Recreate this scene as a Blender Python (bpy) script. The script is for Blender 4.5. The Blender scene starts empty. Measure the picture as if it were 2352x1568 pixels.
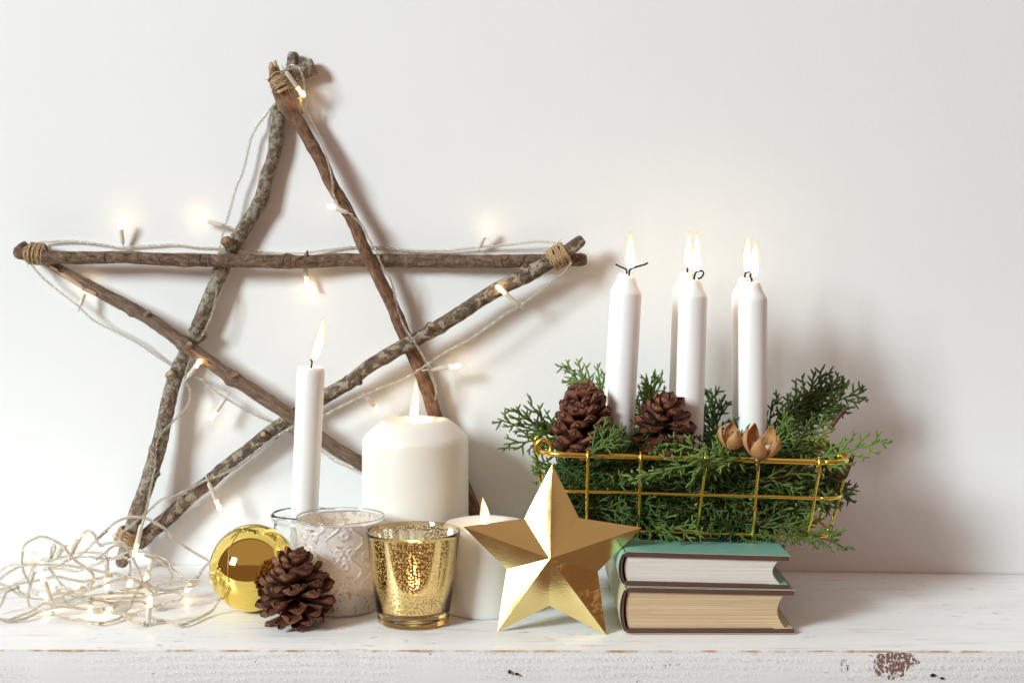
import bpy, math, random
import numpy as np
from mathutils import Vector, Matrix, noise

random.seed(7)
rng = np.random.default_rng(7)
scene = bpy.context.scene
COL = scene.collection

# ------------------------------------------------------------------ camera, world, lamps, exposure
F = 3267.0            # focal length in pixels of a 2352 x 1568 frame (50 mm on 36 mm)
CX, HY = 1176.0, 555.0
H = 0.2728            # eye height above the shelf top
cam_data = bpy.data.cameras.new('camera')
cam = bpy.data.objects.new('camera', cam_data)
COL.objects.link(cam)
cam.location = (0, 0, H)
cam.rotation_euler = (math.radians(90), 0, 0)
cam_data.sensor_width = 36.0
cam_data.lens = 50.0
cam_data.shift_y = -(784.0 - HY) / 2352.0
cam_data.clip_start = 0.02
cam_data.clip_end = 50
cam_data.dof.use_dof = True
cam_data.dof.focus_distance = 1.05
cam_data.dof.aperture_fstop = 13
scene.camera = cam

world = bpy.data.worlds.new('World')
scene.world = world
world.use_nodes = True
bg = world.node_tree.nodes['Background']
bg.inputs[0].default_value = (1.0, 0.55, 0.40, 1)
bg.inputs[1].default_value = 0.21


def area(name, loc, target, sx, sy, power, color):
    d = bpy.data.lights.new(name, 'AREA')
    d.shape = 'RECTANGLE'
    d.size, d.size_y, d.energy, d.color = sx, sy, power, color
    o = bpy.data.objects.new(name, d)
    COL.objects.link(o)
    o.location = loc
    o.rotation_euler = (Vector(target) - Vector(loc)).to_track_quat('-Z', 'Y').to_euler()
    return o


area('window_lamp', (-4.20, -2.55, 2.42), (0, 1.1, 0.15), 1.45, 1.6, 402.0, (0.85, 0.965, 1.0))
area('ceiling_bounce_lamp', (0.0, -2.4, 2.5), (0.0, -2.4, 0.0), 8.0, 7.0, 36.0, (1.0, 0.80, 0.66))

scene.view_settings.view_transform = 'Standard'
scene.view_settings.look = 'None'
scene.view_settings.exposure = 0.0
scene.view_settings.gamma = 1.0
scene.cycles.use_denoising = True
scene.cycles.max_bounces = 14
scene.cycles.transmission_bounces = 12
scene.cycles.transparent_max_bounces = 16
scene.cycles.sample_clamp_indirect = 6.0
scene.cycles.blur_glossy = 0.5


# ------------------------------------------------------------------ geometry helpers
def at(px, py, Y):
    """point seen at pixel (px, py) of the 2352-wide frame, Y metres away"""
    return Vector(((px - CX) / F * Y, Y, H - (py - HY) / F * Y))


def ground_y(py, z=0.0):
    return (H - z) * F / (py - HY)


def wall_y(X):
    return 1.188 - 0.048 * X


def from_wall(px, py, d):
    Y = 1.18
    for _ in range(4):
        Y = wall_y((px - CX) / F * Y) - d
    return at(px, py, Y)


def spline(pts, step):
    """Catmull-Rom through pts (n x k array), resampled every `step` (first 3 columns = metres)"""
    P = np.array([list(p) for p in pts], float)
    if len(P) == 2:
        P = np.vstack([P[0], (P[0] + P[1]) / 2, P[1]])
    Q = np.vstack([2 * P[0] - P[1], P, 2 * P[-1] - P[-2]])
    out = []
    for i in range(1, len(Q) - 2):
        a, b, c, d = Q[i - 1], Q[i], Q[i + 1], Q[i + 2]
        n = max(2, int(np.linalg.norm((c - b)[:3]) / step) + 1)
        for t in np.linspace(0, 1, n, endpoint=False):
            out.append(0.5 * ((2 * b) + (c - a) * t + (2 * a - 5 * b + 4 * c - d) * t * t + (3 * b - a - 3 * c + d) * t ** 3))
    out.append(P[-1])
    return np.array(out)


def frames(P):
    T = np.gradient(P, axis=0)
    T /= np.linalg.norm(T, axis=1)[:, None] + 1e-12
    ref = np.array([0, 0, 1.0]) if abs(T[0][2]) < 0.9 else np.array([1.0, 0, 0])
    n = np.cross(T[0], ref); n /= np.linalg.norm(n)
    N = [n]
    for i in range(1, len(P)):
        n = N[-1] - T[i] * np.dot(N[-1], T[i])
        n /= np.linalg.norm(n) + 1e-12
        N.append(n)
    N = np.array(N)
    return T, N, np.cross(T, N)


class MB:
    """collects verts and faces (plus a per-vertex vector attribute) for one mesh"""
    def __init__(s):
        s.v, s.f, s.a, s.m, s.n = [], [], [], [], 0

    def add(s, v, f, a=None, mi=0):
        v = np.asarray(v, float)
        if a is None:
            a = v.copy()
        s.v.append(v); s.a.append(np.asarray(a, float))
        s.f += [tuple(i + s.n for i in q) for q in f]
        s.m += [mi] * len(f)
        s.n += len(v)
        return s

    def tube(s, P, R, sides=8, cap=True, mi=0, attr=None):
        P = np.asarray(P, float)
        n = len(P)
        R = np.broadcast_to(np.asarray(R, float), (n,)) if np.ndim(R) <= 1 else np.asarray(R)
        T, N, B = frames(P)
        th = np.linspace(0, 2 * math.pi, sides, endpoint=False)
        rr = R[:, None] if R.ndim == 1 else R
        v = P[:, None, :] + rr[..., None] * (np.cos(th)[None, :, None] * N[:, None, :] + np.sin(th)[None, :, None] * B[:, None, :])
        sl = np.concatenate([[0], np.cumsum(np.linalg.norm(np.diff(P, axis=0), axis=1))])
        rm = float(np.mean(R))
        a = np.zeros((n, sides, 3))
        a[..., 0] = sl[:, None]
        a[..., 1] = np.cos(th) * rm
        a[..., 2] = np.sin(th) * rm
        if attr is not None:
            a[...] = np.asarray(attr)[:, None, :]
        f = []
        for i in range(n - 1):
            for j in range(sides):
                k = (j + 1) % sides
                f.append((i * sides + j, i * sides + k, (i + 1) * sides + k, (i + 1) * sides + j))
        if cap:
            f.append(tuple(range(sides - 1, -1, -1)))
            f.append(tuple((n - 1) * sides + j for j in range(sides)))
        return s.add(v.reshape(-1, 3), f, a.reshape(-1, 3), mi)

    def lathe(s, prof, segs=48, M=None, mi=0, closed=False):
        prof = np.array(prof, float)
        n = len(prof)
        th = np.linspace(0, 2 * math.pi, segs, endpoint=False)
        v = np.zeros((n, segs, 3))
        v[..., 0] = prof[:, 0][:, None] * np.cos(th)
        v[..., 1] = prof[:, 0][:, None] * np.sin(th)
        v[..., 2] = prof[:, 1][:, None]
        a = np.zeros((n, segs, 3))
        a[..., 0] = th * prof[:, 0].max()
        a[..., 1] = prof[:, 1][:, None]
        f = []
        for i in range(n - 1 if not closed else n):
            i2 = (i + 1) % n
            for j in range(segs):
                k = (j + 1) % segs
                f.append((i * segs + j, i * segs + k, i2 * segs + k, i2 * segs + j))
        if not closed:
            f.append(tuple(range(segs - 1, -1, -1)))
            f.append(tuple((n - 1) * segs + j for j in range(segs)))
        v = v.reshape(-1, 3)
        if M is not None:
            v = v @ np.array(M.to_3x3()).T + np.array(M.translation)
        return s.add(v, f, a.reshape(-1, 3), mi)

    def mesh(s, name, mats, offset=(0, 0, 0), smooth=True):
        me = bpy.data.meshes.new(name)
        v = np.vstack(s.v) - np.array(offset)
        me.from_pydata(v.tolist(), [], s.f)
        at_ = me.attributes.new('coord', 'FLOAT_VECTOR', 'POINT')
        at_.data.foreach_set('vector', np.vstack(s.a).astype(np.float32).ravel())
        for m in (mats if isinstance(mats, (list, tuple)) else [mats]):
            me.materials.append(m)
        me.polygons.foreach_set('material_index', s.m)
        me.polygons.foreach_set('use_smooth', [smooth] * len(me.polygons))
        me.update()
        return me


ROOT = {}


def thing(name, loc, label, cat, group=None):
    o = bpy.data.objects.new(name, None)
    o.empty_display_size = 0.01
    COL.objects.link(o)
    o.location = loc
    o['label'] = label
    o['category'] = cat
    if group:
        o['group'] = group
    ROOT[o.name] = Vector(loc)
    return o


def origin(o):
    while o.parent:
        o = o.parent
    return ROOT.get(o.name, Vector((0, 0, 0)))


def part(name, mb, mats, parent, smooth=True, auto=None):
    """a mesh built in world coordinates, hung under its thing (whose Empty is unrotated)"""
    me = mb.mesh(name, mats, origin(parent), smooth)
    if auto:
        me.set_sharp_from_angle(angle=math.radians(auto))
    o = bpy.data.objects.new(name, me)
    COL.objects.link(o)
    o.parent = parent
    return o


def inst(name, me, parent, M):
    """a shared mesh placed under a parent by a local matrix"""
    o = bpy.data.objects.new(name, me)
    COL.objects.link(o)
    o.parent = parent
    o.matrix_basis = M
    return o


def axis_matrix(p, d, twist=0.0):
    z = Vector(d).normalized()
    q = z.to_track_quat('Z', 'Y').to_matrix()
    M = (q @ Matrix.Rotation(twist, 3, 'Z')).to_4x4()
    M.translation = Vector(p)
    return M


# ------------------------------------------------------------------ materials
class NT:
    def __init__(s, name):
        s.m = bpy.data.materials.new(name)
        s.m.use_nodes = True
        s.t = s.m.node_tree
        s.t.nodes.clear()
        s.out = s.n('ShaderNodeOutputMaterial')

    def n(s, typ, ins=None, **kw):
        x = s.t.nodes.new(typ)
        for k, v in kw.items():
            setattr(x, k, v)
        for k, v in (ins or {}).items():
            if hasattr(v, 'is_linked') or isinstance(v, bpy.types.NodeSocket):
                s.t.links.new(v, x.inputs[k])
            else:
                x.inputs[k].default_value = v
        return x

    def coord(s, kind='attr'):
        if kind == 'attr':
            return s.n('ShaderNodeAttribute', attribute_name='coord').outputs['Vector']
        return s.n('ShaderNodeTexCoord').outputs['Object']

    def map(s, vec, scale):
        return s.n('ShaderNodeMapping', {'Vector': vec, 'Scale': scale}).outputs[0]

    def noise(s, vec, scale, detail=3.0, rough=0.55, dist=0.0):
        return s.n('ShaderNodeTexNoise', {'Vector': vec, 'Scale': scale, 'Detail': detail, 'Roughness': rough, 'Distortion': dist}).outputs[0]

    def ramp(s, fac, stops, interp='LINEAR'):
        r = s.n('ShaderNodeValToRGB', {'Fac': fac})
        e = r.color_ramp.elements
        r.color_ramp.interpolation = interp
        while len(e) < len(stops):
            e.new(0.5)
        for i, (p, c) in enumerate(stops):
            e[i].position = p
            e[i].color = (*c, 1) if len(c) == 3 else c
        return r.outputs[0]

    def step(s, fac, a, b):
        return s.n('ShaderNodeMapRange', {'Value': fac, 'From Min': a, 'From Max': b}, clamp=True).outputs[0]

    def math(s, op, a, b=0.0):
        return s.n('ShaderNodeMath', {0: a, 1: b}, operation=op).outputs[0]

    def mix(s, fac, a, b):
        x = s.n('ShaderNodeMix', data_type='RGBA')
        for k, v in ((0, fac), (6, a), (7, b)):
            if isinstance(v, bpy.types.NodeSocket):
                s.t.links.new(v, x.inputs[k])
            else:
                x.inputs[k].default_value = (*v, 1) if isinstance(v, tuple) and len(v) == 3 else v
        return x.outputs[2]

    def bump(s, h, strength, dist):
        return s.n('ShaderNodeBump', {'Height': h, 'Strength': strength, 'Distance': dist}).outputs[0]

    def pbr(s, col, rough=0.5, **kw):
        p = s.n('ShaderNodeBsdfPrincipled')
        d = {'Base Color': col, 'Roughness': rough}
        d.update(kw)
        for k, v in d.items():
            if isinstance(v, bpy.types.NodeSocket):
                s.t.links.new(v, p.inputs[k])
            else:
                p.inputs[k].default_value = (*v, 1) if k.endswith('Color') and len(v) == 3 else v
        return p.outputs[0]

    def shader(s, sh):
        s.t.links.new(sh, s.out.inputs[0])
        return s.m

    def mixsh(s, fac, a, b):
        x = s.n('ShaderNodeMixShader', {0: fac})
        s.t.links.new(a, x.inputs[1]); s.t.links.new(b, x.inputs[2])
        return x.outputs[0]


def simple(name, col, rough=0.5, **kw):
    t = NT(name)
    return t.shader(t.pbr(col, rough, **kw))


def m_wall():
    t = NT('painted_plaster')
    c = t.coord('obj')
    n1 = t.noise(c, 420, 2.0)
    n2 = t.noise(c, 30, 2.0)
    h = t.math('ADD', n1, t.math('MULTIPLY', n2, 1.2))
    col = t.mix(t.noise(c, 3.0), (0.825, 0.84, 0.84), (0.85, 0.86, 0.855))
    return t.shader(t.pbr(col, 0.75, Normal=t.bump(h, 0.13, 0.0012)))


def m_wax(name, col, scale=0.006, w=0.7):
    t = NT(name)
    c = t.coord('obj')
    n = t.noise(c, 90, 2.0)
    return t.shader(t.pbr(col, 0.38, **{'Subsurface Weight': w, 'Subsurface Radius': (1.0, 0.76, 0.52), 'Subsurface Scale': scale,
                                        'Normal': t.bump(n, 0.05, 0.001)}))


def m_shelf_top():
    t = NT('white_paint_worn_top')
    c = t.coord('obj')
    grain = t.noise(t.map(c, (6, 160, 1)), 1.0, 5.0, 0.6, 0.4)
    fine = t.noise(t.map(c, (40, 900, 1)), 1.0, 3.0)
    broad = t.noise(t.map(c, (5, 22, 1)), 1.0, 3.0)
    scr = t.noise(t.map(c, (14, 520, 1)), 1.0, 3.0, 0.5)
    zone = t.noise(t.map(c, (7, 16, 1)), 1.3, 2.0)
    worn = t.math('MULTIPLY', t.step(scr, 0.61, 0.69), t.step(zone, 0.44, 0.54))
    blot = t.math('MULTIPLY', t.step(t.noise(t.map(c, (60, 140, 1)), 1.0, 4.0), 0.60, 0.67), t.step(t.noise(c, 14, 1.0), 0.52, 0.60))
    base = t.mix(t.step(broad, 0.3, 0.7), (0.895, 0.91, 0.915), (0.935, 0.94, 0.935))
    base = t.mix(t.math('MULTIPLY', t.step(grain, 0.5, 0.75), 0.35), base, (0.70, 0.68, 0.65))
    base = t.mix(t.math('MULTIPLY', worn, 0.85), base, (0.50, 0.33, 0.20))
    base = t.mix(t.math('MULTIPLY', blot, 0.6), base, (0.33, 0.24, 0.17))
    h = t.math('ADD', t.math('ADD', grain, t.math('MULTIPLY', fine, 0.6)), t.math('MULTIPLY', worn, -0.6))
    ro = t.n('ShaderNodeMapRange', {'Value': broad, 'From Min': 0.3, 'From Max': 0.7, 'To Min': 0.26, 'To Max': 0.42}).outputs[0]
    return t.shader(t.pbr(base, ro, Normal=t.bump(h, 0.35, 0.0006)))


def m_shelf_front():
    t = NT('white_paint_rough_sawn')
    c = t.coord('obj')
    # short saw-torn ridges that ride along curved growth rings
    warp = t.noise(t.map(c, (2.2, 1, 5.0)), 1.0, 2.0)
    sx = t.n('ShaderNodeSeparateXYZ', {0: c})
    ring = t.math('ADD', t.math('MULTIPLY', sx.outputs[2], 1100.0), t.math('MULTIPLY', warp, 40.0))
    ring = t.math('SINE', ring)
    rot = t.n('ShaderNodeMapping', {'Vector': c, 'Rotation': (0, math.radians(-38), 0)}).outputs[0]
    chips = t.noise(t.map(rot, (260, 1, 760)), 1.0, 2.0, 0.55, 0.5)
    zone = t.step(t.noise(t.map(c, (7, 1, 14)), 1.0, 2.0), 0.34, 0.54)
    ridge = t.math('MULTIPLY', t.math('MULTIPLY', t.step(ring, -1.6, 0.6), t.step(chips, 0.42, 0.62)), zone)
    fine = t.noise(t.map(c, (70, 1, 700)), 1.0, 3.0)
    pits = t.math('MULTIPLY', t.math('MULTIPLY', t.step(chips, 0.60, 0.68), t.step(ring, -1.8, 0.5)), zone)
    # bare-wood patch right of centre
    def blob(x, z, rx, rz):
        m = t.n('ShaderNodeMapping', {'Vector': c, 'Location': (-x / rx, 0, -z / rz), 'Scale': (1 / rx, 0.0, 1 / rz)}).outputs[0]
        return t.n('ShaderNodeTexGradient', {0: m}, gradient_type='SPHERICAL').outputs[0]
    cell = t.noise(t.map(c, (520, 1, 380)), 1.0, 2.0)
    wv = t.math('MULTIPLY', t.math('SUBTRACT', t.noise(t.map(c, (160, 1, 230)), 1.0, 3.0), .5), 1.6)
    bare = t.math('MULTIPLY', t.step(t.math('ADD', blob(0.255, -0.0085, 0.022, 0.014), wv), 0.30, 0.42), t.step(cell, 0.42, 0.47))
    bare2 = t.math('MULTIPLY', t.step(blob(0.223, -0.010, 0.005, 0.007), 0.1, 0.6), t.step(cell, 0.54, 0.60))
    bare3 = t.math('MULTIPLY', t.step(blob(0.102, -0.010, 0.018, 0.006), 0.2, 0.9), t.step(cell, 0.60, 0.66))
    bare = t.math('MAXIMUM', t.math('MAXIMUM', bare, bare2), bare3)
    base = t.mix(t.noise(t.map(c, (9, 1, 40)), 1.0, 3.0), (0.80, 0.81, 0.81), (0.87, 0.87, 0.86))
    base = t.mix(t.math('MULTIPLY', pits, 0.38), base, (0.50, 0.36, 0.26))
    base = t.mix(t.math('MULTIPLY', bare, 0.92), base, (0.17, 0.065, 0.03))
    h = t.math('ADD', t.math('MULTIPLY', ridge, 1.0), t.math('MULTIPLY', fine, 0.25))
    h = t.math('SUBTRACT', h, t.math('MULTIPLY', bare, 1.5))
    return t.shader(t.pbr(base, 0.55, Normal=t.bump(h, 0.5, 0.0007)))


def m_bark(name, dark, mid, light, patch, p0, p1, along=60, around=260, bands=False, fibre=0.0):
    t = NT(name)
    c = t.coord()
    vec = t.map(c, (along, around, around))
    n1 = t.noise(vec, 1.0, 5.0, 0.65)
    n2 = t.noise(t.map(c, (along * 0.9, around * 0.55, around * 0.55)), 1.0, 3.0, 0.6, 0.6)
    n3 = t.noise(c, 1100, 2.0)
    base = t.ramp(n1, [(0.30, dark), (0.50, mid), (0.70, light)])
    pm = t.step(t.math('ADD', n2, t.math('MULTIPLY', n3, 0.12)), p0, p1)
    base = t.mix(t.math('MULTIPLY', pm, .75), base, patch)
    base = t.mix(t.math('MULTIPLY', t.step(n3, 0.56, 0.66), 0.7), base, dark)
    h = t.math('ADD', n1, t.math('MULTIPLY', n3, 0.4))
    if bands:
        w = t.noise(t.map(c, (75, 40, 40)), 1.0, 1.0)
        line = t.step(t.math('ABSOLUTE', t.math('SUBTRACT', w, 0.55)), 0.012, 0.0)
        base = t.mix(t.math('MULTIPLY', line, 0.8), base, dark)
        h = t.math('SUBTRACT', h, line)
    if fibre:
        fb = t.noise(t.map(c, (30, 900, 900)), 1.0, 3.0)
        base = t.mix(t.math('MULTIPLY', t.step(fb, 0.5, 0.7), fibre), base, dark)
        h = t.math('ADD', h, fb)
    return t.shader(t.pbr(base, 0.78, Normal=t.bump(h, 1.0, 0.0020)))


M_WALL = m_wall()
M_TOP, M_FRONT = m_shelf_top(), m_shelf_front()
def _edge():
    t = NT('bare_wood_edge')
    c = t.coord('obj')
    n = t.noise(t.map(c, (70, 30, 30)), 1.0, 3.0)
    return t.shader(t.pbr(t.mix(t.step(n, 0.42, 0.60), (0.78, 0.76, 0.72), (0.50, 0.30, 0.16)), 0.6))
M_EDGE = _edge()
M_HOLE = simple('dark_wood_hole', (0.03, 0.018, 0.012), 0.9)
M_BARK_A = m_bark('bark_banded', (0.040, 0.023, 0.015), (0.165, 0.095, 0.056), (0.30, 0.19, 0.115), (0.30, 0.225, 0.16), 0.60, 0.70, 160, 380, bands=True)
M_BARK_B = m_bark('bark_fibrous', (0.065, 0.038, 0.026), (0.225, 0.14, 0.092), (0.37, 0.26, 0.175), (0.27, 0.20, 0.155), 0.56, 0.68, 90, 520, fibre=0.5)
M_BARK_C = m_bark('bark_lichen', (0.045, 0.030, 0.022), (0.185, 0.118, 0.080), (0.30, 0.215, 0.155), (0.41, 0.405, 0.31), 0.53, 0.61, 240, 420)
M_BARK_D = m_bark('bark_smooth_orange', (0.05, 0.024, 0.014), (0.19, 0.092, 0.046), (0.32, 0.18, 0.088), (0.29, 0.20, 0.14), 0.60, 0.70, 120, 360)
M_BARK_E = m_bark('bark_pale_patches', (0.032, 0.021, 0.016), (0.12, 0.078, 0.053), (0.27, 0.19, 0.125), (0.44, 0.39, 0.28), 0.585, 0.64, 150, 300)
M_CUTWOOD = simple('split_pale_wood', (0.52, 0.34, 0.19), 0.7)
M_CUTORANGE = simple('broken_orange_wood', (0.36, 0.15, 0.05), 0.7)


def m_twine():
    t = NT('jute_twine')
    c = t.coord()
    n = t.noise(t.map(c, (900, 500, 500)), 1.0, 3.0)
    return t.shader(t.pbr(t.ramp(n, [(0.3, (0.25, 0.15, 0.07)), (0.7, (0.56, 0.40, 0.22))]), 0.85, Normal=t.bump(n, 0.8, 0.0006)))


M_TWINE = m_twine()


def m_wire():
    t = NT('clear_plastic_cable')
    p = t.pbr((0.89, 0.84, 0.74), 0.08, **{'Transmission Weight': 0.78, 'IOR': 1.42, 'Specular IOR Level': 0.9})
    return t.shader(p)


M_WIRE = m_wire()
M_SOCKET = simple('milky_plastic', (0.92, 0.88, 0.78), 0.3, **{'Transmission Weight': 0.35, 'Subsurface Weight': 0.3, 'Subsurface Scale': 0.002})
M_LENS = simple('glowing_clear_lens', (1.0, 0.95, 0.85), 0.12, **{'Transmission Weight': 0.75, 'IOR': 1.4, 'Emission Color': (1.0, 0.78, 0.45), 'Emission Strength': 0.7})


def m_emit(name, col, s):
    t = NT(name)
    return t.shader(t.n('ShaderNodeEmission', {0: (*col, 1), 1: s}).outputs[0])


M_DIODE = m_emit('lit_diode', (1.0, 0.66, 0.30), 62.0)


def m_flame(strength, outer):
    t = NT('flame_outer' if outer else 'flame_core')
    h = t.n('ShaderNodeSeparateXYZ', {0: t.coord()}).outputs[0]
    if outer:
        e = t.n('ShaderNodeEmission', {0: (1.0, 0.52, 0.13, 1), 1: strength}).outputs[0]
        tr = t.n('ShaderNodeBsdfTransparent').outputs[0]
        fac = t.math('MULTIPLY', t.step(h, 0.12, 0.5), 0.58)
        return t.shader(t.mixsh(fac, tr, e))
    col = t.ramp(h, [(0.0, (0.55, 0.42, 0.50)), (0.22, (1.0, 0.62, 0.30)), (0.55, (1.0, 0.80, 0.50)), (1.0, (1.0, 0.62, 0.25))])
    st = t.n('ShaderNodeMapRange', {'Value': h, 'From Min': .72, 'From Max': 1.0, 'To Min': strength, 'To Max': 1.3}).outputs[0]
    e = t.n('ShaderNodeEmission', {0: col, 1: st}).outputs[0]
    tr = t.n('ShaderNodeBsdfTransparent').outputs[0]
    return t.shader(t.mixsh(t.step(h, 0.0, 0.30), tr, e))


M_FLAME, M_FLAME_OUT = m_flame(23.0, False), m_flame(1.45, True)
M_WICK = simple('charred_wick', (0.012, 0.009, 0.008), 0.9)
M_EMBER = m_emit('glowing_wick_tip', (1.0, 0.22, 0.04), 1.6)
M_WAX_WHITE = m_wax('white_wax', (0.91, 0.925, 0.905), 0.004)
M_WAX_IVORY = m_wax('ivory_wax', (0.875, 0.85, 0.785), 0.009)


def m_gold(name, col, rough, bump=0.0, scale=60, dist=0.001, stretch=(1, 1, 1)):
    t = NT(name)
    c = t.coord('obj')
    kw = {'Metallic': 1.0}
    if bump:
        n = t.noise(t.map(c, stretch), scale, 3.0)
        kw['Normal'] = t.bump(n, bump, dist)
    ro = t.n('ShaderNodeMapRange', {'Value': t.noise(c, 45, 3.0), 'From Min': 0.3, 'From Max': 0.7, 'To Min': rough * 0.8, 'To Max': rough * 1.25}).outputs[0]
    return t.shader(t.pbr(col, ro, **kw))


M_BAUBLE = m_gold('gold_mirror', (0.90, 0.68, 0.17), 0.04)
M_STAR = m_gold('gold_card', (0.86, 0.71, 0.31), 0.16, 0.12, 420, 0.0004, (1, 1, 3))
M_STAR_GLOSS = m_gold('gold_card_glossy', (0.82, 0.62, 0.24), 0.11, 0.5, 55, 0.0016)
M_BASKET = m_gold('gold_wire', (0.82, 0.58, 0.11), 0.24)
M_THREAD = simple('gold_thread', (0.75, 0.58, 0.2), 0.4, Metallic=0.8)


# ------------------------------------------------------------------ setting: wall and shelf
def struct(name, me):
    o = bpy.data.objects.new(name, me)
    COL.objects.link(o)
    o['kind'] = 'structure'
    return o


mb = MB()
ang = math.atan(-0.048)
x0, x1 = -2.0, 2.0
vs = []
for (x, dy) in ((x0, 0.0), (x1, 0.0), (x1, 0.1), (x0, 0.1)):
    for z in (-0.8, 1.6):
        vs.append((x, wall_y(x) + dy, z))
mb.add(vs, [(0, 2, 3, 1), (2, 4, 5, 3), (4, 6, 7, 5), (6, 0, 1, 7)])
struct('wall', mb.mesh('wall', M_WALL, smooth=False))

# shelf board: top sheet, worn rounded front edge, front face, underside
mb = MB()
TH = 0.0235
NX = 220
xs = np.linspace(-0.75, 0.75, NX)
rows = []
prof_edge = []
for i, x in enumerate(xs):
    yf = 0.950 - 0.004 * (x / 0.34) * 0.35 + 0.00045 * noise.noise((x * 25, 0.3, 0)) + 0.00025 * noise.noise((x * 140, 1.3, 0))
    e = 0.0011 + 0.0006 * noise.noise((x * 60, 7, 0))
    chip = math.exp(-((x + 0.105) / 0.007) ** 2) * 0.0030      # the chipped knot on the front edge
    e += chip
    yb = wall_y(x) - 0.0008
    rows.append([(x, yb, 0), (x, yf + e, 0), (x, yf + e * 0.3, -e * 0.25), (x, yf, -e), (x, yf, -TH + 0.001), (x, yf + 0.001, -TH), (x, yb, -TH)])
rows = np.array(rows)
k = rows.shape[1]
fs, mi = [], []
for i in range(NX - 1):
    for j in range(k - 1):
        fs.append((i * k + j, i * k + j + 1, (i + 1) * k + j + 1, (i + 1) * k + j))
        mi.append([0, 1, 1, 2, 2, 2][j])
mb.add(rows.reshape(-1, 3), fs)
mb.m = mi
me = mb.mesh('shelf', [M_TOP, M_EDGE, M_FRONT])
me.set_sharp_from_angle(angle=math.radians(25))
shelf = struct('shelf', me)


def dimple(px, py, w, h, dx=0.0):
    """a nail hole: a short dark dished plug proud of nothing, set 0.15 mm in front of the board"""
    p = at(px, py, 0.9495 - 0.0016)
    b = MB()
    n = 12
    ring = [(p.x + w * math.cos(a) + dx * math.sin(a), 0.9478, p.z + h * math.sin(a)) for a in np.linspace(0, 2 * math.pi, n, endpoint=False)]
    inner = [(p.x + 0.6 * w * math.cos(a), 0.9486, p.z + 0.6 * h * math.sin(a)) for a in np.linspace(0, 2 * math.pi, n, endpoint=False)]
    back = [(q[0], 0.9515, q[2]) for q in ring]
    b.add(ring + inner + back, [(i, (i + 1) % n, n + (i + 1) % n, n + i) for i in range(n)] + [tuple(range(n, 2 * n))] + [(i, 2 * n + i, 2 * n + (i + 1) % n, (i + 1) % n) for i in range(n)])
    me = b.mesh('nail_hole', M_HOLE)
    o = bpy.data.objects.new('nail_hole', me)
    COL.objects.link(o)
    o.parent = shelf


dimple(1170, 1543, 0.0009, 0.0011)
dimple(1187, 1548, 0.0012, 0.0006)
dimple(2143, 1550, 0.0015, 0.0010, 0.0006)
dimple(2164, 1557, 0.0013, 0.0006, 0.0004)


# ------------------------------------------------------------------ twig star
def d0(px, py):
    return 0.0062 + 0.0095 * (py - 116) / 1181.0 + 0.006 * max(0.0, (px - 950) / 400.0)


LV = 0.0108
star = thing('twig_star', (-0.10, 1.17, 0.0), 'big rustic five-point star of bark-covered twigs leaning on the white wall', 'star ornament')


def twig(pts, widths, mat, seed, sides=26, knots=()):
    """pts: (px, py, level); widths in px (2352 frame) at the two ends"""
    P = []
    for (px, py, l) in pts:
        P.append(list(from_wall(px, py, d0(px, py) + LV * l)))
    S = spline(P, 0.0016)
    n = len(S)
    sl = np.concatenate([[0], np.cumsum(np.linalg.norm(np.diff(S, axis=0), axis=1))])
    t = sl / sl[-1]
    scale = 1.17 / F * 0.5
    R = np.interp(t, np.linspace(0, 1, len(widths)), widths) * scale
    for q_, k_ in enumerate((.62, .86, .96)):
        R[q_] *= k_; R[-1 - q_] *= k_
    RR = np.zeros((n, sides))
    for i in range(n):
        wob = 1 + 0.05 * noise.noise((sl[i] * 45, seed, 0)) + 0.05 * noise.noise((sl[i] * 160, seed, 4))
        for (kt, kw, ka, kd) in knots:
            wob += ka * 0.18 * math.exp(-((sl[i] - kt * sl[-1]) / (kw)) ** 2)
        for j in range(sides):
            th = 2 * math.pi * j / sides
            q = 1 + 0.055 * noise.noise((sl[i] * 220, 2.2 * math.cos(th) + seed * 9, 2.2 * math.sin(th))) \
                + 0.07 * noise.noise((sl[i] * 60, 1.3 * math.cos(th) + seed * 5, 1.3 * math.sin(th)))
            for (kt, kw, ka, kd) in knots:
                q += ka * math.exp(-((sl[i] - kt * sl[-1]) / kw) ** 2) * max(0.0, math.cos(th - kd)) ** 3
            RR[i, j] = R[i] * wob * q
    b = MB()
    b.tube(S, RR, sides, cap=True)
    return part('twig', b, mat, star, auto=70), S, R


def stub(parent, px0, py0, px1, py1, lv, r0, r1, mat, capmat=None, lift=0.0):
    a = from_wall(px0, py0, d0(px0, py0) + LV * lv)
    e = from_wall(px1, py1, d0(px1, py1) + LV * lv + lift)
    S = spline([a, (a + e) / 2, e], 0.0012)
    n = len(S)
    R = np.linspace(r0, r1, n) * np.array([1 + 0.18 * noise.noise((i * 0.7, px0, py0)) for i in range(n)])
    R[-1] *= 0.82
    b = MB()
    b.tube(S, R, 12, cap=False)
    o = part('branch_stub', b, mat, parent)
    c = MB()
    c.tube(np.array([S[-1] - (S[-1] - S[-2]) * 0.6, S[-1] + (S[-1] - S[-2]) * 0.25]), [R[-1] * 0.97, R[-1] * 0.7], 10)
    part('broken_end', c, capmat or M_CUTWOOD, parent, smooth=False)
    return o


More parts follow.
